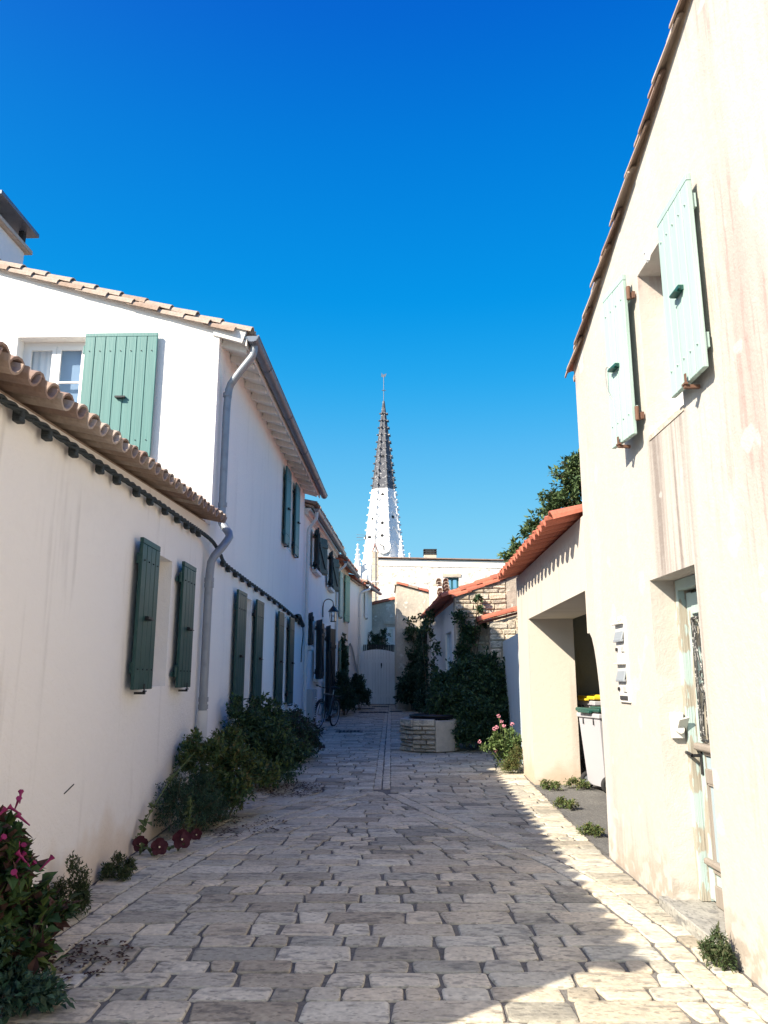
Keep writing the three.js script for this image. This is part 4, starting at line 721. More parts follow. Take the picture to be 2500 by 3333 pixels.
  mesh(d, 'top_panel', rbox(lw - 0.18, 0.08, 0.03, 0.006, lx + lw / 2, 0.85, 0.0), mat.doorBlue); mesh(d, 'bottom_panel', rbox(lw - 0.18, 0.09, 0.03, 0.006, lx + lw / 2, 0.15, 0.0), mat.peel);
  mesh(d, 'pane', xf(new THREE.PlaneGeometry(lw - 0.18, 0.82), lx + lw / 2, 1.38, -0.01), mat.glass); mesh(d, 'backing', box(lw - 0.18, 0.84, 0.01, lx + lw / 2, 1.38, -0.09), mat.curtain);
  const gr = part(d, 'grille'), gx = lx + 0.1, gw = lw - 0.2, g0 = 0.99, g1 = 1.77, gz = 0.035, I = mat.iron, mx = gx + gw / 2;
  mesh(gr, 'border', [rod([gx, g0, gz], [gx, g1, gz], 0.011), rod([gx + gw, g0, gz], [gx + gw, g1, gz], 0.011), rod([gx, g0, gz], [gx + gw, g0, gz], 0.011), rod([gx, g1, gz], [gx + gw, g1, gz], 0.011)], I);
  for (const c of [-1, 1]) {
    const X = (t) => mx + c * (0.11 + t);
    mesh(gr, 'bar', rod([X(0), g0, gz], [X(0), g1, gz], 0.009), I);
    for (const s of [-1, 1]) {
      mesh(gr, 'scroll', tube([[X(s * 0.06), g1 - 0.1, gz], [X(s * 0.085), g1 - 0.05, gz], [X(s * 0.1), g1 - 0.12, gz], [X(s * 0.07), g1 - 0.24, gz], [X(s * 0.01), g1 - 0.36, gz]], 0.008, 28, 6), I);
      mesh(gr, 'scroll', tube([[X(s * 0.01), g0 + 0.32, gz], [X(s * 0.06), g0 + 0.2, gz], [X(s * 0.09), g0 + 0.08, gz], [X(s * 0.07), g0 + 0.03, gz]], 0.008, 24, 6), I);
      for (const yy of [0.02, -0.06]) mesh(gr, 'ring', new THREE.TorusGeometry(0.028, 0.008, 6, 16).translate(X(s * 0.036), 1.38 + yy, gz), I);
    }
  }
  mesh(d, 'handle', [rbox(0.03, 0.2, 0.012, 0.004, lx + 0.05, 0.87, 0.03), rod([lx + 0.05, 0.89, 0.03], [lx + 0.05, 0.89, 0.085], 0.01), tube([[lx + 0.05, 0.89, 0.085], [lx + 0.0, 0.9, 0.095], [lx - 0.05, 0.9, 0.085]], 0.012, 14, 8)], mat.blackMetal);
  const st = mesh(h, 'doorstep', rbox(0.97, 0.2, 0.40, 0.012, 2.04, 0.065, -0.14), mat.step); st.userData.label = 'grey stone doorstep';
  // letter boxes let into the wall
  const lb = thing('letter_box_panel', 'white double letter-box panel with grey flaps set in the wall', 'mailbox', [1.85, 1.37, -6.04], -Math.PI / 2);
  mesh(lb, 'panel', rbox(0.24, 0.64, 0.02, 0.005, 0, 0.32, 0.008), mat.plasticWhite);
  for (const y of [0.5, 0.2]) { mesh(lb, 'flap', [rbox(0.2, 0.075, 0.012, 0.004, 0, y, 0.03, -0.25, 0, 0), rbox(0.2, 0.02, 0.02, 0.004, 0, y - 0.035, 0.036)], mat.plasticGrey); mesh(lb, 'name_plate', rbox(0.075, 0.045, 0.01, 0.003, 0.055, y - 0.1, 0.022), mat.cabinet); mesh(lb, 'lock', cyl(0.014, 0.014, 0.02, 10, -0.09, y - 0.1, 0.022, Math.PI / 2), mat.blackMetal); }
  mesh(lb, 'shelf', [rbox(0.22, 0.012, 0.045, 0.003, 0, 0.595, 0.03), rbox(0.22, 0.012, 0.04, 0.003, 0, 0.29, 0.03)], mat.plasticWhite); mesh(lb, 'slot', rbox(0.18, 0.03, 0.012, 0.003, 0.01, 0.035, 0.02), mat.dark); mesh(lb, 'broken_top', [new THREE.IcosahedronGeometry(0.05, 0).scale(1.6, 0.6, 0.5).translate(0, 0.63, 0.01)], mat.mortar);
  // white socket box on the door jamb
  const sb = thing('socket_box', 'small white open-lidded socket box on the door jamb', 'box', [1.955, 1.16, -5.335 + 0.002]);
  mesh(sb, 'back_plate', rbox(0.085, 0.17, 0.03, 0.006, 0, 0.085, 0.015), mat.plasticWhite); mesh(sb, 'lid', rbox(0.08, 0.09, 0.012, 0.004, 0.02, 0.1, 0.07, 0.7, 0.3, 0), mat.plasticWhite); mesh(sb, 'socket', cyl(0.026, 0.026, 0.04, 14, 0.005, 0.06, 0.045, Math.PI / 2), mat.plasticWhite);
}
{
  const A = [2.0, -11.6], B = [1.85, -7.003], L = Math.hypot(B[0] - A[0], B[1] - A[1]), ry = Math.atan2(-(B[1] - A[1]), B[0] - A[0]);
  const h = thing('carriage_entrance', 'cream rendered carriage entrance wing with a red tiled eave', 'garage', [A[0], 0, A[1]], ry);
  const e = 3.0, T = 0.6, o0 = 1.05, o1 = 4.52, T2 = 0.45;
  // the opening widens in a curve at its near foot; that corner lies in a separate pier
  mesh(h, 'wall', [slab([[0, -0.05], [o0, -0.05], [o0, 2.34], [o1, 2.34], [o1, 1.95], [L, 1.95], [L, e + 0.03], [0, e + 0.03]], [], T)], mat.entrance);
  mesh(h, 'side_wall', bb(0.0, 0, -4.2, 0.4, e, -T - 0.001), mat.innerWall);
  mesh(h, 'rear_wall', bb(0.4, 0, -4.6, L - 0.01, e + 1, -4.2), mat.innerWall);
  const roof = part(h, 'roof');
  tiledSlope(roof, [-0.05, e - 0.02, 0.2], [1, 0, 0], [0, 0.3, -1], L + 0.03, 4.7, redTiles, { single: (i, j) => j === 0, pitchU: 0.26, deckS: 0.22, deckU: 0.06, pitchFix: 1 });
  mesh(h, 'ceiling', box(L - 0.4, 0.05, 3.6, L / 2 + 0.19, 2.72, -2.4), mat.white);
}

// ---- bins
function wheelieBin(label, [x, y, z], ry, lidM) {
  const b = thing('wheelie_bin', label, 'bin', [x, y, z], ry, 'wheelie bins in the carriage entrance');
  const g = new THREE.CylinderGeometry(0.40, 0.32, 0.84, 4, 1); g.rotateY(Math.PI / 4); g.scale(0.98, 1, 1.05); g.translate(0, 0.48, 0); const q = g.toNonIndexed(); q.computeVertexNormals();
  mesh(b, 'body', q, mat.bin); mesh(b, 'rim', rbox(0.6, 0.06, 0.64, 0.015, 0, 0.9, 0), mat.bin);
  for (const s of [-0.15, 0.12]) mesh(b, 'comb_slot', box(0.012, 0.1, 0.02, s, 0.84, 0.297), mat.dark);
  mesh(b, 'lid', [rbox(0.62, 0.05, 0.66, 0.02, 0, 0.955, 0, -0.04), rbox(0.4, 0.04, 0.4, 0.015, 0, 0.985, -0.02)], lidM); mesh(b, 'lid_grip', rbox(0.3, 0.03, 0.05, 0.01, 0, 0.945, 0.35), lidM);
  for (const s of [-1, 1]) { const w = part(b, 'wheel'); w.position.set(s * 0.27, 0.1, 0.22); const t = new THREE.TorusGeometry(0.075, 0.028, 10, 24); t.rotateY(Math.PI / 2); mesh(w, 'tyre', t, mat.rubber); mesh(w, 'hub', cyl(0.07, 0.07, 0.04, 18, 0, 0, 0, 0, 0, Math.PI / 2), mat.plasticGrey); }
  mesh(b, 'axle', rod([-0.3, 0.1, 0.22], [0.3, 0.1, 0.22], 0.012), mat.blackMetal);
  return b;
}
wheelieBin('grey wheelie bin with a dark green lid in the carriage entrance', [2.86, gy(-10.3), -10.05], -1.35, mat.binGreen);
wheelieBin('wheelie bin with a yellow lid behind the green-lidded one', [3.05, gy(-10.9) + 0.12, -10.78], -1.45, mat.binYellow);

// ================================================================ CABLE ALONG THE LEFT FRONTS
{
  const c = thing('electric_cable', 'black twisted electric cable clipped along the left house fronts', 'cable', [0, 0, 0]);
  const P = [[-2.04, 2.95, -2.0], [-2.04, 2.98, -3.2], [-2.04, 3.02, -4.2], [-2.04, 3.06, -5.4], [-2.04, 3.10, -6.6], [-2.04, 3.13, -7.8], [-2.03, 3.14, -8.5], [-1.99, 3.10, -8.85], [-1.98, 3.02, -9.2], [-2.03, 2.99, -9.7], [-2.0, 2.95, -11], [-1.96, 2.92, -12.5], [-1.91, 2.88, -14.2], [-1.87, 2.82, -15.8], [-1.83, 2.74, -17.2]];
  const cv = new THREE.CatmullRomCurve3(P.map((p) => V(...p)));
  for (let k = 0; k < 3; k++) { const pts = []; for (let i = 0; i <= 380; i++) { const t = i / 380, p = cv.getPoint(t), a = i * 0.62 + (k * Math.PI * 2) / 3; pts.push(p.add(V(Math.cos(a) * 0.012, Math.sin(a) * 0.014, 0))); } mesh(c, 'strand', new THREE.TubeGeometry(new THREE.CatmullRomCurve3(pts), 760, 0.0115, 5), mat.cable); }
  for (let i = 0; i < 40; i++) { const t = (i + 0.3 + 0.2 * R()) / 40, p = cv.getPoint(t); if (p.z < -8.4 && p.z > -9.5) continue; const x = p.x; mesh(c, 'clip', [rbox(0.06, 0.06, 0.05, 0.012, x - 0.012, p.y - 0.022, p.z), rbox(0.05, 0.03, 0.07, 0.01, x - 0.004, p.y - 0.055, p.z + 0.012)], mat.cable); }
  mesh(c, 'splice', tube([[-1.85, 2.82, -16.3], [-1.82, 2.85, -16.6], [-1.82, 2.79, -16.9], [-1.81, 2.7, -17.3]], 0.05, 20, 8), mat.cable);
  mesh(c, 'drop_wire', tube([[-1.81, 2.74, -17.2], [-1.8, 2.5, -17.3], [-1.82, 2.2, -17.25], [-1.83, 1.9, -17.3]], 0.012, 20, 5), mat.cable);
}
// ================================================================ FOLIAGE
class Leaves {
  constructor() { this.p = []; this.c = []; }
  leaf(o, d, up, len, wid, col) {                    // folded pointed leaf of four facets
    const s = new THREE.Vector3().crossVectors(d, up).normalize(), n = new THREE.Vector3().crossVectors(s, d).normalize();
    const t = o.clone().addScaledVector(d, len).addScaledVector(n, -0.12 * len), m = o.clone().addScaledVector(d, len * 0.45), l = m.clone().addScaledVector(s, wid / 2).addScaledVector(n, wid * 0.18), r = m.clone().addScaledVector(s, -wid / 2).addScaledVector(n, wid * 0.18);
    for (const v of [o, r, m, o, m, l, r, t, m, m, t, l]) { this.p.push(v.x, v.y, v.z); this.c.push(col[0], col[1], col[2]); }
  }
  build() { const g = new THREE.BufferGeometry(); g.setAttribute('position', new THREE.Float32BufferAttribute(this.p, 3)); g.setAttribute('color', new THREE.Float32BufferAttribute(this.c, 3)); g.computeVertexNormals(); return g; }
}
function unit(S) { const z = 2 * S() - 1, a = 2 * Math.PI * S(), r = Math.sqrt(1 - z * z); return V(r * Math.cos(a), z, r * Math.sin(a)); }
// clumps: [x, y, z, rx, ry, rz, share]; colours are base colours of single leaves, mixed at random
function plant(name, label, category, base, { clumps, n, len = [0.03, 0.06], asp = 0.5, cols, seed, stems = true, stemR = 0.012, stemM = mat.stem, keep, droop = 0, group, trunk, dense = 2.6 }) {
  const t = thing(name, label, category, base, 0, group), S = rng(seed), sr = (a, b) => a + (b - a) * S(), L = new Leaves();
  const tot = clumps.reduce((a, c) => a + (c[6] ?? c[3] * c[4] * c[5]), 0);
  const twigs = [];
  for (const c of clumps) {
    const k = Math.round((n * dense * (c[6] ?? c[3] * c[4] * c[5])) / tot), tw = Math.max(5, Math.round(k / 26)), C = V(c[0], c[1], c[2]);
    for (let q = 0; q < tw; q++) {                    // leaves sit along twigs that point outward
      const d = unit(S); if (d.y < -0.75) d.y *= -0.6; const rad = 0.45 + 0.62 * S();
      const tip = V(c[0] + d.x * c[3] * rad, c[1] + d.y * c[4] * rad, c[2] + d.z * c[5] * rad), root = C.clone().lerp(tip, 0.2 + 0.35 * S());
      const dir = tip.clone().sub(root), tl = dir.length(); dir.normalize();
      for (let i = 0; i < 26; i++) {
        const f = Math.sqrt(S()), o = root.clone().lerp(tip, f).add(unit(S).multiplyScalar(0.14 * tl + 0.02));
        if (keep && !keep(o.x + base[0], o.y + base[1], o.z + base[2])) continue;
        if (o.y < 0.01 && base[1] < 1) continue;
        const ld = dir.clone().multiplyScalar(0.6).add(unit(S)).add(V(0, 0.25 - droop, 0)).normalize(), up = unit(S).multiplyScalar(0.7).add(V(0, 1, 0)).normalize();
        const le = sr(...len), co = cols[Math.floor(S() * cols.length)], b = sr(0.75, 1.25); L.leaf(o, ld, up, le, le * asp * sr(0.8, 1.2), [co[0] * b, co[1] * b, co[2] * b]);
      }
      if (q % 4 === 0) twigs.push(rod(root.toArray(), tip.toArray(), stemR * 0.35, stemR * 0.2, 4));
    }
  }
  const f = mesh(t, category === 'tree' ? 'crown' : 'foliage', L.build(), mat.leaf, false); f.userData.kind = 'stuff';
  if (stems) { clumps.forEach((c, i) => { const b = trunk ? V(...trunk) : V(c[0] * 0.3, 0, c[2] * 0.3); mesh(t, trunk ? 'limb' : 'stem', tube([b.toArray(), [b.x * 0.6 + c[0] * 0.4, b.y + (c[1] - b.y) * 0.55, b.z * 0.6 + c[2] * 0.4], [c[0], c[1], c[2]]], stemR, 10, 5), stemM); }); if (twigs.length) { const w = mesh(t, 'twigs', mg(twigs), stemM); w.userData.kind = 'stuff'; } }
  return t;
}
const G1 = [[0.075, 0.135, 0.05], [0.05, 0.105, 0.05], [0.105, 0.155, 0.05], [0.06, 0.12, 0.06]];
const GD = [[0.036, 0.09, 0.05], [0.05, 0.10, 0.06], [0.03, 0.07, 0.043], [0.066, 0.108, 0.06]];
const GY = [[0.14, 0.17, 0.045], [0.10, 0.14, 0.045], [0.07, 0.115, 0.04], [0.12, 0.145, 0.065], [0.15, 0.13, 0.05]];
const onLeft = (x, y, z) => x > leftEdge(z) + 0.02;
plant('leafy_shrub', 'bushy yellow-green shrub by the lower end of the downpipe', 'shrub', [-1.7, gy(-8.2), -8.2], { seed: 21, n: 3400, cols: [...G1, ...GY], len: [0.03, 0.075], keep: onLeft, clumps: [[0.0, 0.25, 0.05, 0.34, 0.26, 0.36], [-0.15, 0.62, 0.1, 0.28, 0.24, 0.3], [0.15, 0.5, -0.1, 0.3, 0.26, 0.3], [0.38, 0.42, -0.3, 0.24, 0.22, 0.26], [-0.22, 0.74, -0.1, 0.14, 0.16, 0.16], [0.05, 0.72, -0.35, 0.2, 0.18, 0.2], [0.28, 0.3, 0.2, 0.16, 0.12, 0.16]] });
plant('rosemary_bush', 'low dark needle-leaved bush at the foot of the cream cottage', 'shrub', [-1.8, gy(-7.6), -7.6], { seed: 22, n: 4200, cols: GD, len: [0.018, 0.038], asp: 0.32, keep: onLeft, clumps: [[-0.12, 0.28, 0.1, 0.24, 0.3, 0.26], [0.1, 0.2, 0.02, 0.26, 0.22, 0.26], [0.02, 0.36, -0.25, 0.22, 0.24, 0.24], [0.2, 0.14, -0.2, 0.2, 0.15, 0.22]] });
plant('dark_shrub', 'large dark green shrub beneath the white house ground-floor window', 'shrub', [-1.58, gy(-10.3), -10.3], { seed: 23, n: 6200, cols: [...GD, ...G1], len: [0.035, 0.075], keep: onLeft, clumps: [[0.0, 0.3, 0.0, 0.42, 0.3, 0.5], [-0.15, 0.7, 0.1, 0.36, 0.36, 0.4], [0.15, 0.5, 0.15, 0.36, 0.34, 0.4], [0.05, 0.72, -0.4, 0.34, 0.32, 0.4], [0.3, 0.35, -0.35, 0.34, 0.28, 0.36], [-0.28, 0.95, 0.25, 0.16, 0.18, 0.2], [-0.05, 1.0, -0.3, 0.2, 0.16, 0.24], [0.32, 0.22, 0.35, 0.2, 0.16, 0.24]] });
plant('purple_shrub', 'dusky shrub in front of the bicycle', 'shrub', [-1.42, gy(-12.9), -12.9], { seed: 24, n: 3600, cols: [...GD, [0.05, 0.04, 0.05], [0.06, 0.06, 0.05]], len: [0.035, 0.075], keep: onLeft, clumps: [[0, 0.22, -0.1, 0.4, 0.24, 0.6], [0, 0.4, 0, 0.38, 0.36, 0.5], [-0.1, 0.62, -0.4, 0.28, 0.24, 0.4], [0.15, 0.3, -0.5, 0.34, 0.28, 0.4], [-0.1, 0.5, 0.45, 0.26, 0.28, 0.3]] });
plant('doorstep_shrub', 'dark shrub beside the door of the peach house', 'shrub', [-1.18, gy(-24), -24], { seed: 25, n: 3200, cols: GD, len: [0.05, 0.1], keep: onLeft, clumps: [[0, 0.5, 0.3, 0.4, 0.5, 0.5], [-0.1, 0.8, -0.6, 0.36, 0.45, 0.5], [0.1, 0.35, -0.9, 0.3, 0.35, 0.4], [-0.15, 1.05, 0.1, 0.25, 0.3, 0.3]] });
plant('gate_shrub', 'rounded shrub left of the white gate', 'shrub', [-0.82, gy(-26.6), -26.6], { seed: 26, n: 2600, cols: [...GD, [0.05, 0.07, 0.05]], len: [0.05, 0.1], keep: onLeft, clumps: [[0, 0.55, 0, 0.34, 0.5, 0.4], [-0.1, 0.85, -0.3, 0.3, 0.36, 0.4], [0.1, 0.4, -0.4, 0.3, 0.36, 0.3]] });
plant('wall_climber', 'ivy climbing the front of the peach house', 'climber', [-1.36, gy(-26), -26], { seed: 27, n: 1500, cols: GD, len: [0.05, 0.09], asp: 0.8, keep: onLeft, clumps: [[0, 0.8, 0, 0.14, 0.7, 0.2], [0.02, 1.6, 0.02, 0.14, 0.6, 0.22], [0.0, 2.2, 0.1, 0.1, 0.35, 0.12], [0.1, 1.5, -0.4, 0.1, 0.12, 0.2]] });
plant('garden_bush', 'dark bush seen above the picket fence behind the gate', 'shrub', [-0.35, gy(-32.4), -32.4], { seed: 28, n: 1400, cols: GD, len: [0.06, 0.11], clumps: [[0, 2.35, 0, 0.5, 0.5, 0.3], [0.3, 2.7, 0, 0.25, 0.3, 0.2], [-0.2, 1.9, 0, 0.4, 0.4, 0.3]] });
plant('shaded_climber', 'dense dark climber covering the grey gable wall right of the gate', 'climber', [1.0, gy(-26.5), -26.5], { seed: 29, n: 6500, cols: GD, len: [0.06, 0.12], asp: 0.6, keep: (x, y, z) => z > -27.25 || x > 0.5, clumps: [[0.1, 0.7, 0.4, 0.6, 0.7, 0.7], [-0.2, 0.6, 0, 0.42, 0.6, 0.6], [0.25, 1.6, -0.3, 0.6, 0.6, 0.4], [0.45, 2.3, -0.4, 0.45, 0.5, 0.3], [0.0, 2.55, -0.5, 0.35, 0.35, 0.22], [0.55, 2.85, -0.4, 0.3, 0.4, 0.25], [0.6, 3.4, -0.5, 0.16, 0.3, 0.15]] });
plant('pier_climber', 'dark ivy hanging on the side of the pale stone pier', 'climber', [1.2, gy(-23.5), -23.5], { seed: 36, n: 3600, dense: 2, cols: GD, len: [0.05, 0.1], asp: 0.65, clumps: [[0, 0.6, 0.4, 0.24, 0.6, 0.8], [0.0, 1.5, 0.2, 0.22, 0.6, 0.8], [0.02, 2.2, 0.0, 0.18, 0.5, 0.8], [0.05, 2.6, 0.5, 0.14, 0.3, 0.5], [-0.1, 0.4, 1.0, 0.3, 0.4, 0.5]], stemR: 0.012 });
plant('great_shrub', 'large leafy shrub spreading behind the well against the stone barn', 'shrub', [1.72, gy(-14.9), -14.9], { seed: 30, n: 14000, cols: [...GD, ...G1], len: [0.045, 0.095], keep: (x, y, z) => z > -15.85 || x < 1.4, clumps: [[0, 0.5, 0.35, 0.6, 0.5, 0.45], [-0.45, 0.7, 0, 0.5, 0.5, 0.4], [0.2, 0.95, -0.1, 0.55, 0.55, 0.4], [-0.55, 1.15, -0.3, 0.36, 0.36, 0.3], [0.25, 1.4, -0.2, 0.4, 0.4, 0.3], [0.55, 0.5, 0.1, 0.3, 0.45, 0.4], [-0.2, 0.3, 0.5, 0.55, 0.3, 0.35], [0.6, 0.8, 0.2, 0.2, 0.25, 0.25], [-0.15, 1.3, -0.4, 0.4, 0.4, 0.25]] });
plant('rose_climber', 'climbing rose trained up the shaded stone barn wall', 'climber', [1.58, gy(-15.8), -15.75], { seed: 31, n: 2100, dense: 1.5, cols: [...GD, ...G1], len: [0.045, 0.085], asp: 0.65, clumps: [[0.0, 1.6, 0, 0.2, 0.5, 0.1], [0.12, 2.1, 0, 0.22, 0.3, 0.1], [-0.02, 2.45, 0.02, 0.18, 0.14, 0.08], [0.38, 2.3, 0, 0.1, 0.18, 0.06], [0.36, 2.6, 0, 0.12, 0.08, 0.05], [0.34, 2.85, 0.02, 0.12, 0.06, 0.05]], stemR: 0.01 });
plant('hanging_rose', 'loose rose shoots hanging below the red eave of the stone barn', 'climber', [1.1, gy(-18), -18.2], { seed: 32, n: 1500, dense: 0.7, cols: [...GD, ...GY], len: [0.05, 0.1], asp: 0.65, clumps: [[0.05, 2.0, 0, 0.2, 0.5, 0.5], [-0.1, 2.45, -0.6, 0.2, 0.35, 0.5], [0.0, 2.6, -0.3, 0.18, 0.25, 0.4], [-0.2, 2.65, -1.2, 0.4, 0.14, 0.5], [0.0, 1.3, 0, 0.2, 0.6, 0.4]], stemR: 0.006 });
plant('wall_shrub', 'shrub at the foot of the stone barn door', 'shrub', [1.12, gy(-17), -17.0], { seed: 33, n: 1600, cols: GD, len: [0.045, 0.09], clumps: [[0, 0.45, 0, 0.25, 0.45, 0.5], [0.05, 0.9, -0.5, 0.2, 0.35, 0.4]] });
// sunlit valerian by the garage corner
{
  const v = plant('pink_valerian', 'sunlit valerian with pink flower heads at the garage corner', 'flowering plant', [1.82, gy(-11.85), -11.8], { seed: 34, n: 900, cols: [[0.11, 0.17, 0.05], [0.08, 0.14, 0.05], [0.14, 0.19, 0.07]], len: [0.04, 0.085], asp: 0.42, stemM: mat.greenStem, stemR: 0.006, clumps: [[-0.05, 0.25, 0, 0.16, 0.2, 0.2], [0.1, 0.35, 0.05, 0.13, 0.2, 0.16], [-0.15, 0.42, 0.05, 0.12, 0.14, 0.12], [-0.3, 0.34, 0.1, 0.1, 0.06, 0.1], [0.02, 0.52, 0, 0.1, 0.1, 0.1]] });
  for (const [x, y, z] of [[-0.16, 0.62, 0.05], [-0.08, 0.7, 0.0], [-0.05, 0.64, 0.06], [-0.42, 0.42, 0.1], [-0.2, 0.3, 0.14], [0.08, 0.66, 0], [-0.2, 0.6, 0.1], [-0.12, 0.78, 0.02]]) { const S = rng(Math.floor((x + 3) * 997)), q = []; for (let i = 0; i < 22; i++) { const u = unit(S); q.push(new THREE.TetrahedronGeometry(0.008 + 0.004 * S()).translate(x + u.x * 0.026, y + u.y * 0.022, z + u.z * 0.026)); } const f = mesh(v, 'flower_head', mg(q), mat.petalPink); f.userData.kind = 'stuff'; mesh(v, 'stalk', tube([[x * 0.5, 0.2, z * 0.5], [x * 0.8, y * 0.7, z], [x, y, z]], 0.004, 8, 5), mat.greenStem); }
  plant('spurge_tuft', 'soft feathery green tuft at the valerian foot', 'plant', [1.9, gy(-11.6), -11.55], { seed: 35, n: 1600, cols: [[0.12, 0.15, 0.05], [0.09, 0.13, 0.045], [0.17, 0.15, 0.06]], len: [0.02, 0.04], asp: 0.3, stemR: 0.004, stemM: mat.greenStem, keep: (x, y, z) => x < rightEdge(z) + 0.15 || z < -11.62, clumps: [[-0.05, 0.14, 0, 0.13, 0.16, 0.13], [0.03, 0.24, -0.05, 0.1, 0.18, 0.1], [-0.15, 0.1, 0.02, 0.1, 0.1, 0.1]] });
}
// weeds
const weedCols = [[0.06, 0.09, 0.035], [0.045, 0.075, 0.03], [0.09, 0.10, 0.05]];
const spire = (name, label, x, z, hgt, w, seed, n = 700) => { const C = []; for (let i = 0; i < 5; i++) { const S = rng(seed + i), a = S() * 6.28, hh = hgt * (i ? 0.35 + 0.4 * S() : 1); C.push([Math.cos(a) * w * (i ? 0.7 : 0.15), hh * 0.5, Math.sin(a) * w * (i ? 0.7 : 0.15), w * (i ? 0.35 : 0.3), hh * 0.5, w * 0.35, 1]); } return plant(name, label, 'weed', [x, gy(z), z], { seed, n, cols: weedCols, len: [0.018, 0.04], asp: 0.3, stemR: 0.005, stemM: mat.greenStem, clumps: C, keep: (X, Y, Z) => X > -2.08 && X < 1.84 + (Z < -7 ? 2 : 0) }); };
spire('fleabane_weed', 'tall pointed weed at the foot of the cream cottage wall', -1.97, -5.2, 0.42, 0.13, 41, 1100);
spire('fleabane_weed', 'small spiky weed between the tall weed and the hollyhock', -1.95, -6.1, 0.2, 0.13, 47, 800);
spire('wall_weed', 'small weed at the near end of the grey doorstep', 1.74, -4.42, 0.2, 0.09, 53, 500);
for (const [x, z, s, sd, lb] of [[2.05, -10.2, 0.10, 61, 'small weed tuft at the far foot of the carriage entrance'], [2.4, -10.25, 0.11, 67, 'weed tuft beside the bin wheel'], [1.95, -8.9, 0.09, 71, 'weed tuft on the asphalt edge midway along the entrance'], [1.88, -7.6, 0.08, 79, 'weed tuft on the asphalt edge near the house corner']])
  plant('asphalt_weed', lb, 'weed', [x, gy(z), z], { seed: sd, n: 260, cols: [[0.11, 0.15, 0.05], [0.08, 0.12, 0.04], [0.15, 0.15, 0.06]], len: [0.02, 0.045], asp: 0.45, stemR: 0.003, stemM: mat.greenStem, clumps: [[0, s * 0.5, 0, s, s * 0.6, s], [s * 0.8, s * 0.4, s * 1.2, s * 0.8, s * 0.5, s * 0.9]] });
// four-o'clock plant in the near left corner
{
  const v = plant('magenta_flower_plant', 'leafy plant with magenta trumpet flowers at the left picture edge', 'flowering plant', [-1.92, gy(-4.2), -4.25], { seed: 81, n: 1250, cols: [[0.05, 0.10, 0.03], [0.035, 0.075, 0.03], [0.08, 0.12, 0.03], [0.10, 0.05, 0.04]], len: [0.05, 0.11], asp: 0.55, keep: (x) => x > -2.08, clumps: [[-0.02, 0.3, 0.05, 0.18, 0.24, 0.3], [0.0, 0.55, 0.1, 0.16, 0.16, 0.24], [0.08, 0.2, -0.2, 0.16, 0.16, 0.2], [-0.02, 0.72, 0.15, 0.12, 0.1, 0.15], [0.15, 0.15, 0.15, 0.15, 0.12, 0.25]], stemR: 0.008, stemM: mat.greenStem });
  const S = rng(83);
  for (let i = 0; i < 14; i++) { const x = -0.02 + 0.2 * S(), y = 0.5 + 0.35 * S(), z = -0.1 + 0.4 * S(), a = S() * 6.28; const d = [Math.cos(a) * 0.05, 0.03 + 0.03 * S(), Math.sin(a) * 0.05]; const g = part(v, 'flower'); mesh(g, 'tube', rod([x, y, z], [x + d[0], y + d[1], z + d[2]], 0.003, 0.007, 6), mat.petalMagenta); mesh(g, 'bell', rod([x + d[0], y + d[1], z + d[2]], [x + d[0] * 1.3, y + d[1] * 1.3, z + d[2] * 1.3], 0.007, 0.016, 6), mat.petalMagenta); }
  plant('corner_groundcover', 'dark groundcover tuft spilling over the stones at the left picture edge', 'plant', [-1.72, gy(-3.85), -3.85], { seed: 85, n: 900, cols: GD, len: [0.03, 0.06], asp: 0.5, stemR: 0.005, keep: (x) => x > -2.08, clumps: [[0, 0.08, 0, 0.25, 0.1, 0.2], [-0.15, 0.16, -0.05, 0.16, 0.16, 0.2], [0.12, 0.05, -0.1, 0.15, 0.07, 0.15]] });
}
// hollyhock
{
  const y0 = gy(-6.9), h = thing('hollyhock', 'fallen hollyhock with three dark maroon flowers on the stones', 'flowering plant', [-1.95, y0, -6.85]);
  const st = [[[0.12, 0.72, -0.9], [0.0, 0.5, -0.5], [-0.06, 0.28, -0.15], [-0.08, 0.08, 0.05], [0.1, 0.05, 0.1]], [[0.26, 0.4, -0.25], [0.28, 0.2, -0.15], [0.24, 0.06, -0.05], [0.1, 0.04, 0.05]]];
  const L = new Leaves(), S = rng(91);
  for (const s of st) { mesh(h, 'stalk', tube(s, 0.005, 24, 6), mat.greenStem); const cv = new THREE.CatmullRomCurve3(s.map((p) => V(...p))); for (let i = 0; i < 22; i++) { const p = cv.getPoint(S()); for (let k = 0; k < 3; k++) L.leaf(p.clone().add(unit(S).multiplyScalar(0.02)), unit(S), V(0, 1, 0.2), 0.035 + 0.035 * S(), 0.05, [0.10, 0.13, 0.05]); } }
  mesh(h, 'leaves', L.build(), mat.leaf, false).userData.kind = 'stuff';
  for (const [x, y, z, s] of [[-0.06, 0.09, 0.07, 0.06], [0.13, 0.09, 0.18, 0.065], [0.26, 0.11, -0.02, 0.075], [0.36, 0.13, -0.1, 0.045]]) {
    const f = part(h, 'flower'); f.position.set(x, y, z); f.rotation.set(0.15, 0.25, 0);
    for (let k = 0; k < 5; k++) { const a = (k * Math.PI * 2) / 5, g = new THREE.CircleGeometry(s * 0.62, 9), p = g.attributes.position; for (let i = 0; i < p.count; i++) p.setZ(i, 0.012 * Math.sin(p.getX(i) * 180) + 0.12 * Math.hypot(p.getX(i), p.getY(i))); g.translate(0, s * 0.5, 0.003 * k); g.rotateZ(a); g.computeVertexNormals(); mesh(f, 'petal', g, mat.petal); }
    mesh(f, 'stamen', new THREE.SphereGeometry(s * 0.13, 8, 6).scale(1, 1, 1.8).translate(0, 0, 0.02), mat.pollen);
  }
}
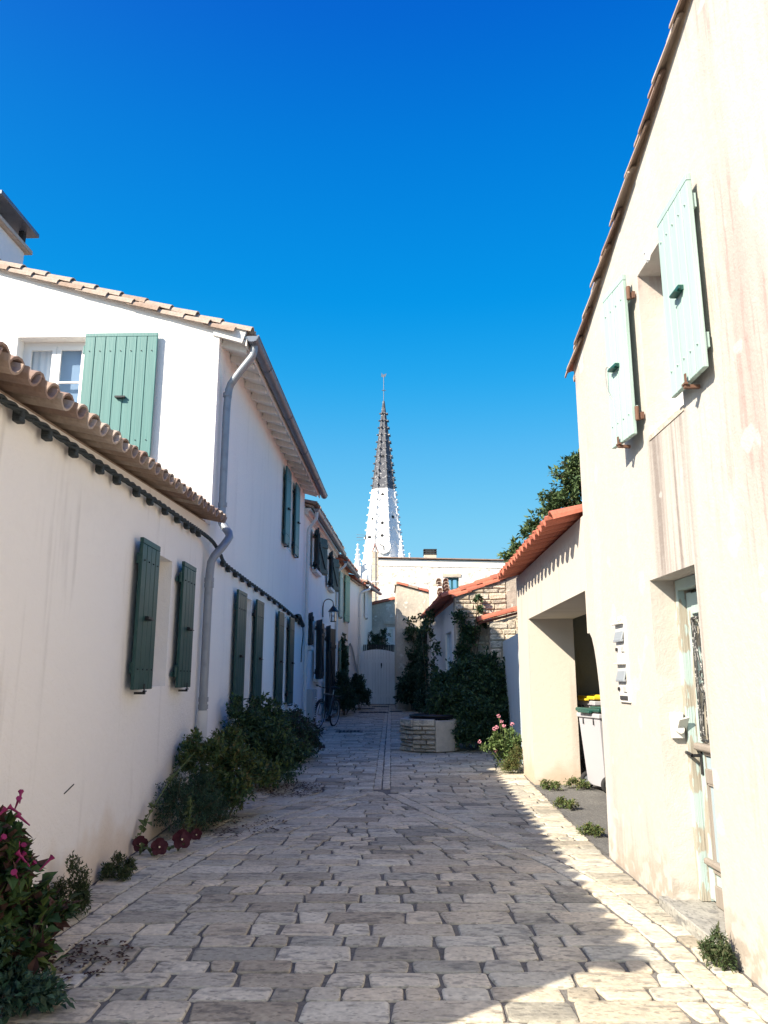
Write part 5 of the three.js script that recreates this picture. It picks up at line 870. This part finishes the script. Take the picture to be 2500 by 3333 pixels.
// tree behind the carriage entrance
plant('locust_tree', 'green tree rising behind the red tiled eave', 'tree', [4.1, gy(-13.4), -13.4], { seed: 101, n: 15000, dense: 2, cols: [[0.10, 0.155, 0.06], [0.075, 0.125, 0.05], [0.13, 0.18, 0.065], [0.065, 0.105, 0.05]], len: [0.06, 0.13], asp: 0.45, stemR: 0.045, trunk: [0, 2.3, 0], droop: 0.25, clumps: [[-0.55, 4.75, 0, 0.6, 0.5, 0.6], [-0.95, 4.2, 0.1, 0.5, 0.42, 0.5], [-1.3, 3.75, 0.1, 0.5, 0.4, 0.5], [-1.75, 3.4, 0.1, 0.36, 0.28, 0.4], [-0.6, 3.6, -0.3, 0.7, 0.5, 0.6], [0.3, 4.6, 0.2, 0.8, 0.7, 0.8], [0.7, 3.8, 0, 0.8, 0.7, 0.8], [-0.3, 5.1, -0.1, 0.55, 0.4, 0.5], [-1.2, 3.3, 0.2, 0.5, 0.3, 0.5]] });
{ const t = scene.getObjectByName('locust_tree'); mesh(t, 'trunk', tube([[0.1, -0.1, 0], [0.06, 1.1, 0.03], [0, 2.35, 0]], 0.11, 14, 9), mat.stem); }
// fallen leaves
for (const [x, z, rx, rz, n, lb, sd] of [[-1.4, -7.9, 0.5, 0.5, 260, 'dry brown leaf litter on the stones beside the low needle-leaved bush', 5], [-1.15, -10.1, 0.4, 0.6, 520, 'dark leaf litter at the foot of the large dark shrub', 6], [-1.6, -4.5, 0.25, 0.3, 160, 'dry leaves on the stones near the magenta flowers', 7]]) {
  const S = rng(700 + sd), L = new Leaves(); for (let i = 0; i < n; i++) { const a = S() * 6.28, r = Math.sqrt(S()); const X = x + Math.cos(a) * r * rx, Z = z + Math.sin(a) * r * rz; if (X < leftEdge(Z) + 0.03) continue; L.leaf(V(X, gy(Z) + 0.004 + 0.012 * S(), Z), V(S() - 0.5, 0.06, S() - 0.5).normalize(), V(0.1, 1, 0.1), 0.02 + 0.03 * S(), 0.02, [0.05 + 0.03 * S(), 0.032, 0.022]); }
  const m = mesh(scene, 'leaf_litter', L.build(), mat.leaf, false); m.userData = { label: lb, category: 'leaves', kind: 'stuff' };
}
// drain covers
for (const [x, z, w, d, lb] of [[-0.8, -18.4, 0.62, 0.4, 'dark drain grate in the lane nearest the bicycle'], [-0.33, -25.4, 0.95, 0.5, 'wide dark drain grate in the middle of the lane before the gate'], [-0.62, -27.6, 0.6, 0.4, 'dark drain grate left of the lane centre before the gate'], [-0.12, -28.7, 0.62, 0.45, 'dark drain grate closest to the white gate'], [0.38, -25.9, 0.4, 0.3, 'small dark drain grate right of the gutter line']]) {
  const g = thing('drain_grate', lb, 'drain', [x, gy(z) + 0.006, z], 0, 'drain grates in the lane'); g.rotation.x = 0.019;
  mesh(g, 'frame', [box(w, 0.012, 0.04, 0, 0, -d / 2), box(w, 0.012, 0.04, 0, 0, d / 2), box(0.04, 0.012, d - 0.04, -w / 2 + 0.02, 0, 0), box(0.04, 0.012, d - 0.04, w / 2 - 0.02, 0, 0)], mat.blackMetal);
  for (let i = 0; i < 7; i++) mesh(g, 'slat', box(0.03, 0.01, d - 0.05, -w / 2 + 0.06 + (i * (w - 0.12)) / 6, 0, 0), mat.blackMetal); mesh(g, 'pit_shade', box(w - 0.06, 0.004, d - 0.06, 0, -0.0035, 0), mat.dark);  // thin dark sheet painted for the shade below the slats
}
// ================================================================ BICYCLE
{
  const b = thing('bicycle', 'dark bicycle leaning by the door of the lantern house', 'bicycle', [-1.42, gy(-19.5), -19.5], -1.86);
  b.rotation.order = 'YXZ'; b.rotation.x = -0.1;
  // local x: forward; y up
  const r = 0.335, rear = [-0.52, r, 0], fr = [0.53, r, 0], bbk = [-0.1, 0.29, 0], seat = [-0.26, 0.78, 0], head = [0.36, 0.82, 0], headLow = [0.41, 0.66, 0];
  for (const c of [rear, fr]) {
    const w = part(b, 'wheel'); w.position.set(...c);
    mesh(w, 'tyre', new THREE.TorusGeometry(r - 0.02, 0.021, 10, 44), mat.rubber); mesh(w, 'rim', new THREE.TorusGeometry(r - 0.045, 0.011, 6, 44), mat.chrome); mesh(w, 'hub', cyl(0.022, 0.022, 0.09, 12, 0, 0, 0, Math.PI / 2), mat.chrome);
    for (let k = 0; k < 18; k++) { const a = (k * Math.PI) / 9; mesh(w, 'spoke', rod([Math.cos(a) * 0.02, Math.sin(a) * 0.02, k % 2 ? 0.03 : -0.03], [Math.cos(a + 0.2) * (r - 0.05), Math.sin(a + 0.2) * (r - 0.05), 0], 0.0018, 0.0018, 4), mat.chrome); }
  }
  const P = mat.bikePaint; mesh(b, 'frame', [rod(bbk, seat, 0.017), rod(seat, head, 0.016), rod(bbk, headLow, 0.019), rod(head, headLow, 0.02), rod(bbk, [-0.52, r, 0.05], 0.01), rod(bbk, [-0.52, r, -0.05], 0.01), rod(seat, [-0.52, r, 0.05], 0.009), rod(seat, [-0.52, r, -0.05], 0.009)], P);
  mesh(b, 'fork', [rod(headLow, [0.44, 0.6, 0], 0.016), rod([0.43, 0.6, 0.045], [0.53, r, 0.05], 0.011), rod([0.43, 0.6, -0.045], [0.53, r, -0.05], 0.011), rod([0.43, 0.6, -0.05], [0.43, 0.6, 0.05], 0.013)], P);
  mesh(b, 'seat_post', rod(seat, [-0.285, 0.92, 0], 0.013), mat.chrome);
  const s = new THREE.SphereGeometry(1, 16, 10); s.scale(0.14, 0.04, 0.085); const sp = s.attributes.position; for (let i = 0; i < sp.count; i++) { const x = sp.getX(i); if (x > 0) sp.setZ(i, sp.getZ(i) * (1 - 3.8 * x)); } s.computeVertexNormals(); s.translate(-0.28, 0.95, 0); mesh(b, 'saddle', s, mat.rubber);
  mesh(b, 'stem', rod(head, [0.36, 0.95, 0], 0.013), mat.chrome); mesh(b, 'handlebar', tube([[0.16, 0.98, -0.29], [0.3, 1.0, -0.24], [0.37, 0.97, -0.1], [0.37, 0.96, 0], [0.37, 0.97, 0.1], [0.3, 1.0, 0.24], [0.16, 0.98, 0.29]], 0.012, 30, 7), mat.blackMetal);
  for (const z of [-0.29, 0.29]) mesh(b, 'grip', rod([0.13, 0.975, z], [0.25, 0.99, z * 0.93], 0.018), mat.rubber);
  const cr = part(b, 'crank'); cr.position.set(...bbk); mesh(cr, 'chainring', new THREE.TorusGeometry(0.085, 0.008, 6, 24).translate(0, 0, 0.05), mat.chrome); for (const q of [1, -1]) { mesh(cr, 'arm', rod([0, 0, q * 0.06], [q * 0.08, -q * 0.15, q * 0.07], 0.01), mat.chrome); mesh(cr, 'pedal', rbox(0.09, 0.022, 0.08, 0.006, q * 0.08, -q * 0.15, q * 0.12), mat.rubber); }
  for (const [c, a0] of [[rear, 0.5], [fr, 0.4]]) { const m = new THREE.TorusGeometry(r + 0.025, 0.014, 4, 26, 2.4); m.scale(1, 1, 1.8); m.rotateZ(a0); m.translate(...c); mesh(b, 'mudguard', m, mat.blackMetal); }
  mesh(b, 'luggage_rack', [box(0.36, 0.012, 0.1, -0.55, 0.74, 0), rod([-0.52, r, 0.06], [-0.62, 0.74, 0.05], 0.005), rod([-0.52, r, -0.06], [-0.62, 0.74, -0.05], 0.005)], mat.blackMetal);
}

renderer.render(scene, camera);
